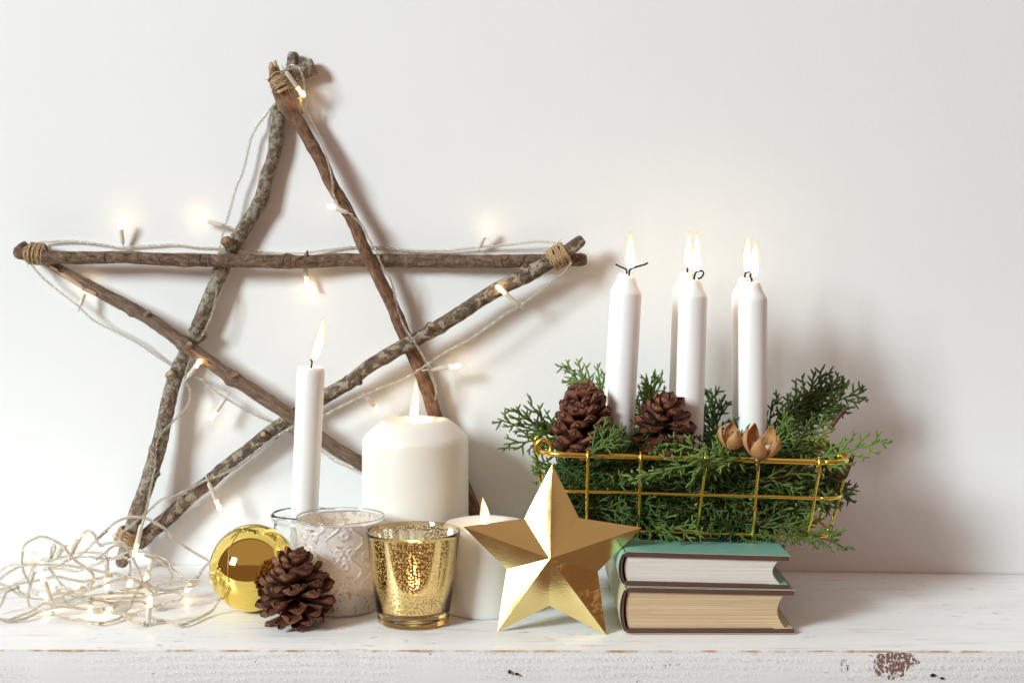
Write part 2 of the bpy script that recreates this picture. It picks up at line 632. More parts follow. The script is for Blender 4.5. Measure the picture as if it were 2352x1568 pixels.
PA = [(34, 576, 1), (70, 585, 1), (110, 590, 1), (187, 592, 1), (280, 591, 1), (373, 595, 1), (498, 598, 1), (600, 600, .9), (685, 602, .6), (780, 597, .2), (886, 598, 0),
      (1000, 599, 0), (1133, 600, 0), (1240, 598, -.05), (1348, 596, -.1)]
twA, SA, RA = twig(PA, [33, 30, 28, 31, 31, 31, 30, 31, 31, 30, 29], M_BARK_A, 1.0, knots=((0.48, 0.004, .25, -1.4), (0.30, 0.006, .12, 1), (0.06, .006, .18, 2)))
PB = [(60, 566, -.2), (100, 590, -.1), (140, 620, 0), (227, 669, .5), (336, 728, .9), (436, 799, 1.05), (535, 868, 1.0), (669, 956, 1.0), (762, 1024, .9), (829, 1064, .8), (960, 1150, .6), (1085, 1235, .5)]
twB, SB, RB = twig(PB, [22, 24, 29, 30, 31, 31, 31, 32, 33, 33, 32], M_BARK_B, 2.3, knots=((0.145, .004, .30, .5), (0.245, .003, .25, 0.8), (0.36, .004, .3, .6), (0.47, .004, .3, 1.2)))
PC = [(674, 120, .1), (672, 147, .1), (664, 190, 0), (642, 265, 0), (630, 348, 0), (613, 404, 0), (598, 461, 0), (567, 512, 0), (539, 560, 0), (518, 600, 0), (503, 634, 0), (482, 684, 0),
      (461, 733, 0), (445, 775, 0), (417, 832, 0), (398, 880, .1), (384, 935, .2), (368, 1010, .4), (345, 1090, .6), (319, 1164, .85), (303, 1215, 1.0), (288, 1265, 1.0), (276, 1300, 1.0)]
twC, SC, RC = twig(PC, [26, 30, 33, 32, 33, 33, 34, 34, 34, 35, 35, 36, 36, 34, 30], M_BARK_C, 3.7,
                   knots=((0.285, .004, .35, 0.3), (0.36, .006, .2, 3), (0.40, .006, .25, 1), (0.555, .004, .3, .4), (0.62, .006, .3, 3.4), (0.78, .005, .35, .4), (0.90, .005, .3, 3.2)))
PD = [(630, 152, 1), (634, 187, 1), (648, 227, 1), (666, 254, 1), (694, 294, 1), (717, 335, 1), (744, 384, 1), (758, 417, 1), (786, 464, 1), (813, 514, 1), (832, 561, 1), (858, 615, 1), (894, 686, .7),
      (922, 752, .3), (942, 799, 0), (966, 853, 0), (985, 905, 0), (1000, 955, 0), (1040, 1052, 0), (1088, 1168, 0), (1112, 1232, 0), (1128, 1288, 0)]
twD, SD, RD = twig(PD, [24, 34, 30, 29, 28, 29, 29, 31, 32, 32, 31, 31, 30, 30], M_BARK_D, 4.9, knots=((0.085, .006, .25, 0), (0.17, .003, .35, 0), (0.3, .004, .15, 2), (0.52, .003, .2, 0)))
PE = [(1340, 548, 1.0), (1315, 567, 1), (1276, 594, 1), (1216, 628, 1), (1152, 660, 1), (1100, 691, 1), (1051, 724, 1.05), (996, 757, 1.1), (941, 788, 1.1), (900, 810, 1), (845, 843, .8), (803, 877, .6),
      (750, 908, .3), (656, 968, 0), (612, 1000, 0), (559, 1043, 0), (513, 1077, 0), (480, 1106, 0), (434, 1142, 0), (394, 1181, 0), (355, 1214, 0), (322, 1243, 0), (300, 1262, 0)]
twE, SE, RE = twig(PE, [28, 31, 36, 34, 33, 32, 33, 32, 32, 33, 33, 34, 33, 33, 34, 36, 34], M_BARK_E, 6.1,
                   knots=((0.115, .006, .3, 0), (0.30, .004, .4, 0.5), (0.41, .006, .15, 1), (0.495, .004, .3, 3), (0.665, .003, .25, 1), (0.02, .003, .1, 0)))
# side stubs, broken ends and splinters
stub(twC, 672, 172, 722, 153, .2, .0062, .0078, M_BARK_C, M_CUTORANGE)
stub(twC, 640, 262, 629, 245, .1, .0052, .0042, M_BARK_C, M_CUTORANGE)
stub(twC, 533, 568, 516, 551, .5, .0054, .0042, M_BARK_C, M_CUTORANGE, lift=.008)
stub(twC, 403, 875, 389, 856, .4, .0058, .0042, M_BARK_C, lift=.006)
stub(twC, 452, 778, 474, 768, .2, .0042, .0030, M_BARK_C)
stub(twC, 592, 470, 607, 462, .1, .0040, .0036, M_BARK_C)
stub(twC, 352, 1090, 364, 1082, .6, .0042, .0034, M_BARK_C)
stub(twC, 317, 1170, 304, 1160, .9, .0046, .0038, M_BARK_C)
stub(twE, 985, 762, 991, 745, 1.3, .0052, .0040, M_BARK_E, lift=.004)
stub(twE, 1215, 622, 1200, 612, 1.2, .0046, .0030, M_BARK_E)
stub(twE, 822, 862, 826, 884, .8, .0036, .0024, M_BARK_E)
stub(twE, 606, 1000, 604, 996, .5, .0046, .0030, M_BARK_E, lift=.006)
stub(twA, 640, 607, 641, 617, .9, .0044, .0020, M_BARK_A, M_CUTORANGE)
stub(twA, 704, 590, 706, 575, .7, .0022, .0006, M_BARK_A, M_BARK_A)
stub(twA, 60, 578, 48, 560, 1.1, .0048, .0046, M_BARK_A)
stub(twB, 336, 724, 342, 716, 1.1, .0035, .0022, M_BARK_B, lift=.004)
stub(twB, 432, 796, 436, 788, 1.3, .0040, .0028, M_BARK_B, lift=.004)
stub(twB, 532, 864, 544, 858, 1.2, .0036, .0028, M_BARK_B, lift=.003)
stub(twD, 716, 322, 724, 318, 1.1, .0032, .0022, M_BARK_D)
stub(twD, 924, 742, 922, 726, .4, .0016, .0009, M_BARK_D, M_BARK_D)
# pale split strip on twig B and split wood at the top of D
b = MB()
Q = [from_wall(x, y, d0(x, y) + LV * l + .0046) for x, y, l in ((128, 618, 0), (160, 640, .1), (195, 662, .35), (222, 676, .55))]
S = spline(Q, .002)
b.tube(S, np.interp(np.linspace(0, 1, len(S)), [0, .3, 1], [.0008, .0022, .0012]), 6)
part('split_strip', b, M_CUTWOOD, twB)
b = MB()
for (x, y, x2, y2, r) in ((624, 168, 622, 143, .0026), (632, 168, 632, 139, .0020), (638, 172, 637, 150, .0018)):
    p, q = from_wall(x, y, d0(x, y) + LV * 1.1), from_wall(x2, y2, d0(x2, y2) + LV * 1.1)
    b.tube(np.array([p, (p + q) / 2, q]), [r, r * 1.1, r * .5], 5)
part('splinter', b, M_CUTWOOD, twD, smooth=False)

def binding(px, py, dx, dy, half, a, dep, lv, loops, seed):
    """turns of jute twine round two crossing twigs"""
    c = from_wall(px, py, d0(px, py) + LV * lv)
    ax = Vector((dx, 0, -dy)).normalized()
    side = Vector((-ax.z, 0, ax.x))
    s = 1.17 / F
    r = random.Random(seed)
    b = MB()
    for l in range(loops):
        off = (l / (loops - 1) - .5) * 2 * half * s
        tilt = r.uniform(-.45, .45)
        k = r.uniform(.94, 1.08)
        pts = []
        for i in range(27):
            th = 2 * math.pi * i / 24
            p = c + ax * (off + tilt * .006 * math.sin(th) + .0006 * r.uniform(-1, 1)) + side * (a * s * k * math.cos(th)) + Vector((0, -dep * k * math.sin(th), 0))
            pts.append(p)
        S = spline(pts, .002)
        b.tube(S, .00080, 6)
    # frayed fibres
    for i in range(26):
        th = r.uniform(0, math.pi)
        p = c + ax * r.uniform(-half, half) * s + side * (a * s * 1.02 * math.cos(th)) + Vector((0, -dep * math.sin(th), 0))
        q = p + Vector((r.uniform(-1, 1), r.uniform(-.6, .2), r.uniform(-1, 1))) * .006
        b.tube(np.array([p, (p + q) / 2 + Vector((0, 0, .001)), q]), [.0002, .0002, .0001], 4)
    return part('twine_binding', b, M_TWINE, star)


binding(650, 192, .45, 1, 17, 26, .0125, .5, 20, 1)
binding(86, 583, 1, .1, 16, 23, .0125, .45, 19, 2)
binding(1284, 589, .85, -.5, 19, 24, .0125, .5, 21, 3)
binding(296, 1232, .4, -1, 15, 26, .013, .6, 17, 4)
for pts in (((690, 228), (692, 245), (695, 262)), ((112, 606), (122, 616), (134, 622)), ((700, 214), (690, 224), (684, 230))):
    b = MB()
    b.tube(spline([from_wall(x, y, d0(x, y) + .008) for x, y in pts], .002), .0011, 6)
    part('twine_end', b, M_TWINE, star)

# ------------------------------------------------------------------ fairy lights
lights = thing('string_lights', (-0.27, 1.07, 0.0), 'warm white fairy lights on clear cable, looped over twig star and heaped on shelf', 'fairy lights')


def cable(P, strands=2, r=.00062, off=.00066, pitch=.011, ph=0.0):
    S = spline(P, .0016)
    T, N, B = frames(S)
    sl = np.concatenate([[0], np.cumsum(np.linalg.norm(np.diff(S, axis=0), axis=1))])
    sl = sl + .0025 * np.array([noise.noise((s * 90, ph, 0)) for s in sl])
    b = MB()
    for k in range(strands):
        a = sl / pitch * 2 * math.pi + 2 * math.pi * k / strands + ph
        C = S + off * (np.cos(a)[:, None] * N + np.sin(a)[:, None] * B)
        b.tube(C, r, 8)
    return part('cable', b, M_WIRE, lights)


def wall_wire(pts, **kw):
    return cable([from_wall(x, y, max(.0022, d0(x, y) + d)) for x, y, d in pts], **kw)


W1 = [(88, 568, .004), (93, 557, -.004), (165, 554, -.006), (233, 561, -.006), (280, 569, -.006), (311, 566, -.006), (398, 562, -.007), (451, 568, -.009), (504, 570, -.009), (560, 572, -.009), (622, 580, -.006),
      (669, 582, -.004), (708, 580, -.004), (770, 572, -.007), (821, 566, -.007), (867, 568, -.006), (941, 575, -.006), (1018, 576, -.006), (1095, 569, -.006), (1174, 562, -.004), (1238, 555, 0), (1282, 561, .008), (1292, 572, .012)]
W2 = [(1312, 603, .014), (1292, 628, .012), (1254, 658, .01), (1216, 686, .01), (1191, 704, .01), (1161, 721, .012), (1119, 752, .013), (1070, 785, .014), (1023, 809, .015), (974, 842, .016), (927, 870, .018), (859, 897, .018),
      (779, 935, .016), (741, 955, .016), (674, 979, .016), (633, 1003, .012), (592, 1034, .012), (543, 1071, .0095), (513, 1088, .0095), (467, 1105, .0085), (414, 1133, .009), (371, 1147, .012), (338, 1176, .018), (309, 1200, .021), (283, 1220, .02), (274, 1245, .022)]
W3 = [(72, 590, .004), (70, 602, .004), (84, 622, .003), (109, 647, .003), (152, 681, .003), (180, 703, .003), (218, 737, .002), (264, 760, .001), (311, 784, -.002), (358, 816, -.006), (398, 840, -.009), (425, 853, -.010), (442, 863, -.007),
      (467, 874, 0), (498, 899, .002), (517, 913, .002), (548, 932, 0), (591, 955, -.004), (635, 973, -.009), (690, 1005, -.009), (738, 1035, -.004), (773, 1060, -.002), (809, 1074, 0), (829, 1080, 0), (870, 1090, 0)]
W4 = [(640, 230, -.004), (625, 245, -.006), (609, 267, -.004), (593, 287, 0), (579, 312, 0), (573, 332, 0), (565, 368, 0), (556, 400, 0), (542, 433, 0), (526, 492, 0), (514, 528, 0), (503, 579, -.001), (495, 600, -.001), (491, 622, .002),
      (498, 662, .0062), (486, 725, .0072), (467, 765, .007), (451, 793, .003), (434, 833, .006), (426, 874, .006), (437, 899, .006), (430, 933, .007), (398, 967, .0085), (366, 1003, .0115), (358, 1039, .0125), (355, 1078, .0135), (345, 1125, .0155),
      (340, 1154, .016), (330, 1195, .02), (318, 1225, .02)]
W5 = [(656, 166, .016), (660, 155, .017), (670, 150, .017), (688, 159, .018), (698, 187, .017), (702, 215, .012), (708, 259, .006), (718, 283, .006), (736, 318, .008), (748, 354, .012), (760, 396, .0175), (764, 425, .0175), (766, 448, .0175), (778, 474, .0175),
      (803, 492, .0172), (829, 515, .0165), (847, 548, .016), (865, 581, .016), (880, 615, .0155), (897, 642, .014), (906, 675, .012), (914, 713, .0095), (930, 752, .012), (952, 785, .0185), (974, 820, .014), (988, 845, .010), (996, 872, .008), (1002, 895, .007), (1000, 920, .004)]
for i, W in enumerate((W1, W2, W3, W4, W5)):
    wall_wire(W, ph=i * 1.3, r=.00064, off=.00062, pitch=.0105 if i != 1 else .018)

ZA = lambda x, y: ((x / 3.136) / 1.7415, (y / 3.136 + 2040) / 1.7415)
ZB = lambda x, y: ((x / 3.136 + 400) / 1.7415, (y / 3.136 + 2040) / 1.7415)


def heap(pts, ya, yb, strands=3, wob=0.0, **kw):
    P = []
    n = len(pts)
    for i, (px, py) in enumerate(pts):
        Y = ya + (yb - ya) * i / max(1, n - 1) + wob * math.sin(i * 1.7)
        Y = min(Y, ground_y(py, .0022))
        P.append(at(px, py, Y))
    return cable(P, strands=strands, **kw)


def A(*p): return [ZA(*q) for q in p]
def Bz(*p): return [ZB(*q) for q in p]


KW = dict(r=.00056, off=.00064, pitch=.042)
HEAP = [
    (A((-160, 860), (0, 760), (100, 700), (270, 665), (470, 620), (640, 595), (800, 580), (950, 535), (1100, 525), (1290, 545)) + Bz((60, 570), (110, 640)), 1.10, 1.09),
    (A((-120, 930), (0, 860), (150, 750), (300, 690), (500, 680), (800, 690), (1000, 715), (1150, 740), (1380, 790)) + Bz((200, 790), (330, 840), (420, 870), (560, 900), (650, 960), (705, 1005), (690, 1045), (630, 1010), (570, 930)), 1.045, 1.05),
    (A((380, 960), (355, 880), (300, 780), (275, 640), (290, 500), (320, 420), (400, 370), (500, 330), (600, 345), (720, 400), (800, 460), (880, 560), (960, 640), (1050, 700), (1150, 780), (1175, 860), (1100, 940)), 1.06, 1.07),
    (A((620, 720), (650, 770), (700, 840), (760, 920), (850, 1000), (1000, 1060), (1150, 1110)), 1.06, 1.04),
    (A((-150, 880), (0, 920), (100, 960), (200, 1030), (330, 1090), (450, 1110), (600, 1100), (700, 1030), (800, 960)), 1.05, 1.07),
    (A((-60, 1330), (0, 1370), (100, 1380), (250, 1320), (400, 1260), (550, 1160), (700, 1110), (850, 1040), (1000, 1000), (1100, 1000), (1250, 950)) + Bz((10, 950), (150, 890), (330, 850), (420, 865), (520, 910), (640, 960), (760, 1000)), 1.03, 1.04),
    (A((-80, 1340), (100, 1385), (300, 1360), (450, 1290), (600, 1235), (750, 1210), (900, 1215), (1100, 1240), (1300, 1230)) + Bz((50, 1245), (200, 1290), (330, 1305), (500, 1300), (600, 1340), (700, 1380), (880, 1390), (1000, 1440), (1150, 1390), (1300, 1320), (1420, 1240), (1495, 1120)), 1.03, 1.04),
    (A((650, 1270), (720, 1330), (850, 1360), (1000, 1370), (1100, 1400), (1250, 1420)) + Bz((0, 1420), (100, 1400), (230, 1360), (290, 1330), (400, 1390), (550, 1430), (575, 1390)), 1.03, 1.03),
    (A((850, 990), (1000, 1050), (1150, 1100), (1350, 1110)) + Bz((100, 1110), (300, 1100), (500, 1090), (700, 1060), (850, 1030), (960, 1020), (1030, 1080), (990, 1130), (880, 1140), (800, 1190), (730, 1240), (660, 1230)), 1.05, 1.06),
    (Bz((700, 960), (800, 910), (950, 880), (1100, 880), (1240, 880), (1180, 940), (1050, 970), (900, 1000), (780, 1000), (700, 970), (560, 960), (400, 975), (250, 1000)), 1.07, 1.06),
    (A((560, 730), (700, 700), (820, 640), (950, 590), (1060, 520), (1150, 430), (1230, 350), (1340, 260)) + Bz((-15, 345), (80, 250), (180, 160), (300, 105), (450, 80), (600, 110), (750, 190), (850, 270), (930, 360), (1030, 430), (1150, 510), (1270, 580), (1365, 640), (1330, 690), (1250, 790)), 1.10, 1.10),
    (A((900, 545), (1040, 310), (1100, 255), (1160, 280), (1210, 350), (1230, 410), (1290, 440)) + Bz((0, 440), (120, 410), (230, 400), (310, 440), (370, 530), (430, 640), (480, 740), (510, 820), (525, 900), (500, 980)), 1.08, 1.06),
    (Bz((-100, 590), (0, 600), (120, 610), (220, 580), (330, 530), (450, 505), (600, 530), (750, 590), (850, 650), (920, 740), (1000, 800), (1030, 870)), 1.10, 1.08),
    (Bz((560, 560), (720, 620), (830, 700), (890, 780), (905, 860), (880, 930)), 1.08, 1.08),
    (A((450, 1250), (370, 1200), (355, 1100), (380, 950), (410, 850), (430, 770)), 1.05, 1.06),
    (A((-50, 1260), (0, 1200), (40, 1120), (70, 1040), (130, 1005), (240, 960)), 1.04, 1.06),
    (A((190, 900), (230, 990), (280, 1040), (360, 1060)), 1.06, 1.06),
    (A((640, 600), (645, 480), (680, 430), (695, 470), (660, 560), (600, 640)), 1.09, 1.09),
    (A((1411, 820), (1250, 850), (1050, 890), (900, 870), (700, 830), (560, 860), (400, 890), (200, 930), (0, 990), (-120, 1010)), 1.09, 1.08),
    (A((420, 1000), (600, 1060), (800, 1040), (1000, 1100), (1200, 1060), (1411, 1040)) + Bz((100, 1030), (260, 1040), (400, 1030), (560, 1050)), 1.08, 1.08),
    (A((560, 1160), (700, 1190), (850, 1140), (1000, 1060), (1120, 980), (1180, 900)), 1.04, 1.07),
    (Bz((-50, 620), (60, 540), (150, 460), (260, 440), (400, 480), (520, 500)), 1.10, 1.11),
    (Bz((300, 1290), (380, 1200), (430, 1080), (490, 960), (560, 900), (625, 860), (610, 780), (550, 745), (440, 780)), 1.04, 1.09),
    (A((600, 640), (760, 610), (900, 600), (1100, 580), (1300, 610)) + Bz((20, 640), (200, 600), (340, 600), (380, 680), (370, 820)), 1.12, 1.10),
    (A((-100, 1080), (60, 1000), (240, 900), (420, 800), (560, 740), (760, 730), (960, 760), (1180, 690), (1380, 590)), 1.10, 1.09),
    (A((700, 960), (860, 1180), (1000, 1160), (1200, 1130), (1411, 1170)) + Bz((120, 1160), (330, 1150), (520, 1140), (620, 1190), (760, 1180)), 1.05, 1.05),
]
for i, (p, ya, yb) in enumerate(HEAP):
    heap(p, ya, yb, strands=3 if i % 4 else 2, ph=i * .9, **KW)

# shared bulb meshes, axis +Z from the cable outwards
b = MB()
b.tube(np.array([[0, 0, -.006], [.0004, 0, -.003], [0, 0, 0]]), .0006, 6)
b.lathe([(.0013, 0), (.0017, .0006), (.0019, .003), (.0019, .0135), (.0016, .0142)], 14)
ME_SOCKET = b.mesh('led_socket', M_SOCKET)
b = MB()
b.lathe([(.0019, .0138), (.00205, .0142), (.00205, .0150), (.00175, .0154), (.00175, .0195), (.0014, .0209), (.0007, .0216)], 14)
ME_LENS = b.mesh('lens', M_LENS)
b = MB()
b.lathe([(.0006, .0176), (.0013, .0188), (.00142, .0204), (.0011, .0217), (.0004, .0223)], 10)
ME_DIODE = b.mesh('diode', M_DIODE)


def led(p, q, length=None):
    p, q = Vector(p), Vector(q)
    base = p
    d = q - p
    L = d.length
    s = max(.8, min(1.15, L / .0215)) if length is None else length
    o = inst('led_bulb', ME_SOCKET, lights, Matrix.Translation(-ROOT[lights.name]) @ axis_matrix(base, d) @ Matrix.Diagonal((1, 1, s, 1)))
    inst('lens', ME_LENS, o, Matrix.Identity(4))
    inst('diode', ME_DIODE, o, Matrix.Identity(4))


for (x0, y0, x1, y1, da, db) in [
        (282, 560, 275, 506, -.004, .004), (513, 518, 455, 502, .0, .002), (700, 596, 706, 660, -.005, -.005), (184, 703, 196, 666, .003, -.004), (431, 866, 460, 828, .012, .020),
        (518, 914, 484, 962, .003, .006), (657, 165, 697, 220, .019, .012), (799, 489, 761, 475, .019, .021), (1101, 568, 1118, 530, -.005, .000), (1191, 700, 1142, 658, .012, .022),
        (988, 848, 1066, 838, .010, .008), (841, 910, 870, 944, .018, .012), (479, 1108, 508, 1176, .012, .008)]:
    led(from_wall(x0, y0, max(.003, d0(x0, y0) + da)), from_wall(x1, y1, max(.0105 if db < .006 else .003, d0(x1, y1) + db)))


def hled(a, b_, ya, yb):
    (x0, y0), (x1, y1) = a, b_
    led(at(x0, y0, min(ya, ground_y(y0, .002))), at(x1, y1, min(yb, ground_y(y1, .0022))))


for (a, b_, ya, yb) in [
        (ZA(690, 610), ZA(910, 320), 1.09, 1.10), (ZA(890, 560), ZA(1020, 240), 1.08, 1.09), (ZA(520, 610), ZA(365, 520), 1.11, 1.115), (ZA(400, 740), ZA(460, 625), 1.055, 1.05), (ZA(640, 1120), ZA(505, 765), 1.02, 1.02),
        (ZA(1080, 1000), ZA(860, 905), 1.06, 1.03), (ZA(420, 1010), ZA(590, 1085), 1.07, 1.05), (ZA(1125, 1110), ZA(1130, 1310), 1.06, 1.05), (ZB(240, 1150), ZB(60, 1300), 1.06, 1.04), (ZB(600, 1420), ZB(625, 1090), 1.01, 1.01),
        (ZB(1230, 830), ZB(1080, 1010), 1.10, 1.085), (ZB(520, 180), ZB(430, 560), 1.12, 1.11), (ZB(85, 620), ZB(80, 980), 1.09, 1.085), (ZB(660, 620), ZB(575, 870), 1.10, 1.10), (ZB(330, 1010), ZB(375, 920), 1.07, 1.06)]:
    hled(a, b_, ya, yb)


# ------------------------------------------------------------------ candles
def flame(parent, base, hgt, wid, lean=(0, 0), curl=0.0):
    b = MB()
    prof = [(0.40, 0), (0.62, .06), (.80, .15), (.88, .26), (.86, .36), (.77, .48), (.61, .62), (.41, .76), (.21, .88), (.08, .96), (.015, 1.0)]
    base = Vector(base)
    curl = .055 * noise.noise((base.x * 131.7, base.z * 57.3, 3.1))
    for (k, mi) in ((1.0, 0), (1.34, 1)):
        segs = 18
        v, a = [], []
        for (r, h) in prof:
            hh = h * (1 + (k - 1) * .22) - (k - 1) * .03
            cx = lean[0] * hh + curl * math.sin(hh * math.pi) * hgt
            cy = lean[1] * hh
            for j in range(segs):
                th = 2 * math.pi * j / segs
                v.append((base.x + cx + wid * k * r * math.cos(th), base.y + cy + wid * k * r * math.sin(th), base.z + hgt * hh))
                a.append((h, 0, 0))
        n = len(prof)
        f = [(i * segs + j, i * segs + (j + 1) % segs, (i + 1) * segs + (j + 1) % segs, (i + 1) * segs + j) for i in range(n - 1) for j in range(segs)]
        b.add(v, f, a, mi)
    return part('flame', b, [M_FLAME, M_FLAME_OUT], parent)


def wick(parent, pts, r=.0007, ember=False):
    b = MB()
    S = spline(pts, .0008)
    b.tube(S, np.array([r * (1 + .25 * noise.noise((i * .6, pts[0][0] * 99, 0))) for i in range(len(S))]), 7)
    w = part('wick', b, M_WICK, parent)
    if ember:
        e = MB()
        e.tube(S[-3:], r * 1.12, 7)
        part('ember', e, M_EMBER, w)
    return w


def leaning(base, top):
    d = (Vector(top) - Vector(base))
    M = axis_matrix(base, d)
    return M, d.length


def taper(px_b, py_b, px_s, py_s, Y, label, zb, neck=True, r=.01075, wickpts=(), fl=None, group=None, ember=False):
    """a dinner candle: shoulder seen at (px_s, py_s), axis through (px_b, py_b) lower down; base at height zb"""
    s = at(px_s, py_s, Y)
    q = at(px_b, py_b, Y)
    k = (s.z - zb) / (s.z - q.z)
    base = s + (q - s) * k
    c = thing('taper_candle', base, label, 'candle', group)
    M, L = leaning(base, s)
    b = MB()
    if neck:
        prof = [(r * .90, 0), (r * .97, .004), (r * .98, L * .5), (r * 1.0, L - .001), (r * .985, L + .0006), (r * .93, L + .0018), (r * .78, L + .0045), (r * .63, L + .0078), (r * .54, L + .0108), (r * .49, L + .0124), (r * .44, L + .0130), (r * .30, L + .0126)]
    else:
        prof = [(r * .93, 0), (r * .98, .004), (r * 1.0, L * .5), (r * 1.02, L - .002), (r * 1.0, L + .001), (r * .93, L + .0032), (r * .86, L + .0036), (r * .72, L + .0026), (r * .40, L + .0018)]
    b.lathe(prof, 56, M)
    part('wax_body', b, M_WAX_WHITE, c, auto=60)
    wick(c, [at(x, y, Y - dy) for x, y, dy in wickpts], ember=ember)
    if fl:
        x, y, hh, ww, lean = fl
        flame(c, at(x, y, Y), hh * Y / F, ww * .5 * Y / F, (lean * Y / F, 0))
    return c


# in the glass jar
taper(700, 1168, 714, 853, 1.115, 'tall white taper candle burning in the clear glass jar behind the pine cone', .0065, neck=False, r=.0107,
      wickpts=((714, 849, 0), (716, 838, 0), (716, 829, 0), (711, 824, 0)), fl=(721, 826, 96, 20, 21), ember=True)
# six in the basket
GRP = 'white candles standing in the gold basket'
YB, YR = 1.060, 1.098
taper(1425, 960, 1441, 675, YB, 'leftmost front candle in the basket, between the two pine cones, two curled wicks above it', .066,
      wickpts=((1445, 634, 0), (1446, 622, 0), (1452, 616, 0), (1468, 611, 0), (1482, 607, 0), (1488, 603, 0)), fl=(1450, 616, 82, 22, -2), group=GRP)
taper(1417, 940, 1434, 668, YR, 'candle almost wholly hidden behind the leftmost front candle in the basket', .066,
      wickpts=((1440, 634, 0), (1439, 620, 0), (1433, 616, .03), (1424, 612, .03), (1414, 607, .03)), fl=(1445, 612, 78, 20, 2), group=GRP)
taper(1583, 985, 1592, 682, YB, 'middle front candle in the basket, behind the open pine cone, with hooked black wick', .066,
      wickpts=((1594, 645, 0), (1595, 634, 0), (1600, 624, 0), (1612, 622, 0), (1616, 628, 0), (1611, 637, 0), (1603, 640, 0)), fl=(1601, 624, 90, 22, 0), group=GRP)
taper(1566, 960, 1577, 664, YR, 'rear candle in the basket half hidden by the middle front candle, its wick upright', .066,
      wickpts=((1579, 628, 0), (1579, 615, 0), (1581, 603, 0), (1582, 594, 0)), fl=(1582, 616, 82, 20, 1), group=GRP)
taper(1729, 985, 1729, 687, YB, 'rightmost front candle in the basket, standing behind the dry seed pods', .066,
      wickpts=((1727, 651, 0), (1726, 640, 0), (1723, 633, 0), (1730, 624, 0), (1736, 612, 0), (1740, 600, 0)), fl=(1733, 634, 80, 20, 2), group=GRP, ember=True)
taper(1713, 985, 1713, 676, YR, 'rear candle in the basket half hidden by the rightmost front candle, short bent wick', .066,
      wickpts=((1712, 641, 0), (1711, 631, 0), (1715, 625, 0), (1724, 624, 0)), fl=(1717, 625, 82, 20, 1), group=GRP)


def pillar(px, yb_px, half, Y, rim_py, label, dome, fl, pool):
    base = Vector(((px - CX) / F * Y, Y, 0))
    r = half / F * Y
    Z = H - (rim_py - HY) / F * Y
    c = thing('pillar_candle', base, label, 'candle')
    b = MB()
    prof = [(r * .965, .0004), (r * .99, .0025), (r * 1.0, Z * .4), (r, Z - .006), (r * .996, Z - .0035), (r * .982, Z - .0012), (r * .955, Z + .0008)]
    if dome:
        prof += [(r * .92, Z + .0026), (r * .80, Z + dome * .55), (r * .66, Z + dome * .90), (r * .58, Z + dome), (r * .53, Z + dome * .97), (r * .45, Z + dome * .70), (r * .30, Z + dome * .48), (r * .08, Z + dome * .45)]
        zc = Z + dome * .45
    else:
        prof += [(r * .90, Z + .0008), (r * .80, Z + .0002), (r * .60, Z - .0020), (r * .35, Z - .0032), (r * .08, Z - .0034)]
        zc = Z - .0034
    prof = np.array(prof)
    b.lathe(prof, 96, Matrix.Translation(base))
    V_ = b.v[-1]
    for i in range(len(V_)):            # slightly uneven lip
        if V_[i][2] > Z * .97:
            th = math.atan2(V_[i][1] - base.y, V_[i][0] - base.x)
            V_[i][2] += .0007 * noise.noise((math.cos(th) * 1.6, math.sin(th) * 1.6, px))
    part('wax_body', b, M_WAX_IVORY, c, auto=60)
    wx, hh, ww, lean = fl
    w0 = Vector(((wx - CX) / F * Y, Y, zc))
    wick(c, [w0 - Vector((0, 0, .002)), w0 + Vector((.0005, 0, .004)), w0 + Vector((-.0003, 0, .008))], .0008)
    flame(c, w0 + Vector((0, 0, .001)), hh / F * Y, ww * .5 / F * Y, (lean / F * Y, 0))
    return c


pillar(954, 0, 122, 1.136, 1001, 'thick ivory pillar candle with domed top, burning behind the glass votives', .0135, (947, 108, 20, 8), True)
pillar(1116, 0, 97, 1.056, 1203, 'short wide ivory pillar candle burning between the gold glass votive and the gold star', 0, (1115, 66, 22, -6), True)


def tealight(base, label):
    c = thing('tealight', base, label, 'candle')
    b = MB()
    b.lathe([(.0185, .0002), (.0190, .001), (.0190, .0145), (.0196, .0150), (.0186, .0150), (.0184, .002), (.002, .0016)], 40, Matrix.Translation(base))
    part('metal_cup', b, simple('aluminium_cup', (.8, .8, .8), .3, Metallic=1.0), c)
    b = MB()
    b.lathe([(.0182, .0022), (.0182, .0120), (.010, .0114), (.001, .0112)], 32, Matrix.Translation(base))
    part('wax_body', b, M_WAX_WHITE, c)
    w0 = Vector(base) + Vector((0, 0, .0112))
    wick(c, [w0 - Vector((0, 0, .001)), w0 + Vector((.0003, 0, .003)), w0 + Vector((.0008, 0, .006))], .0006)
    flame(c, w0 + Vector((.0004, 0, .002)), .024, .0044, (.001, 0))
    return c


# ------------------------------------------------------------------ glassware
def m_glass(name, col, rough=0.0, ior=1.45):
    t = NT(name)
    return t.shader(t.pbr(col, rough, **{'Transmission Weight': 1.0, 'IOR': ior}))


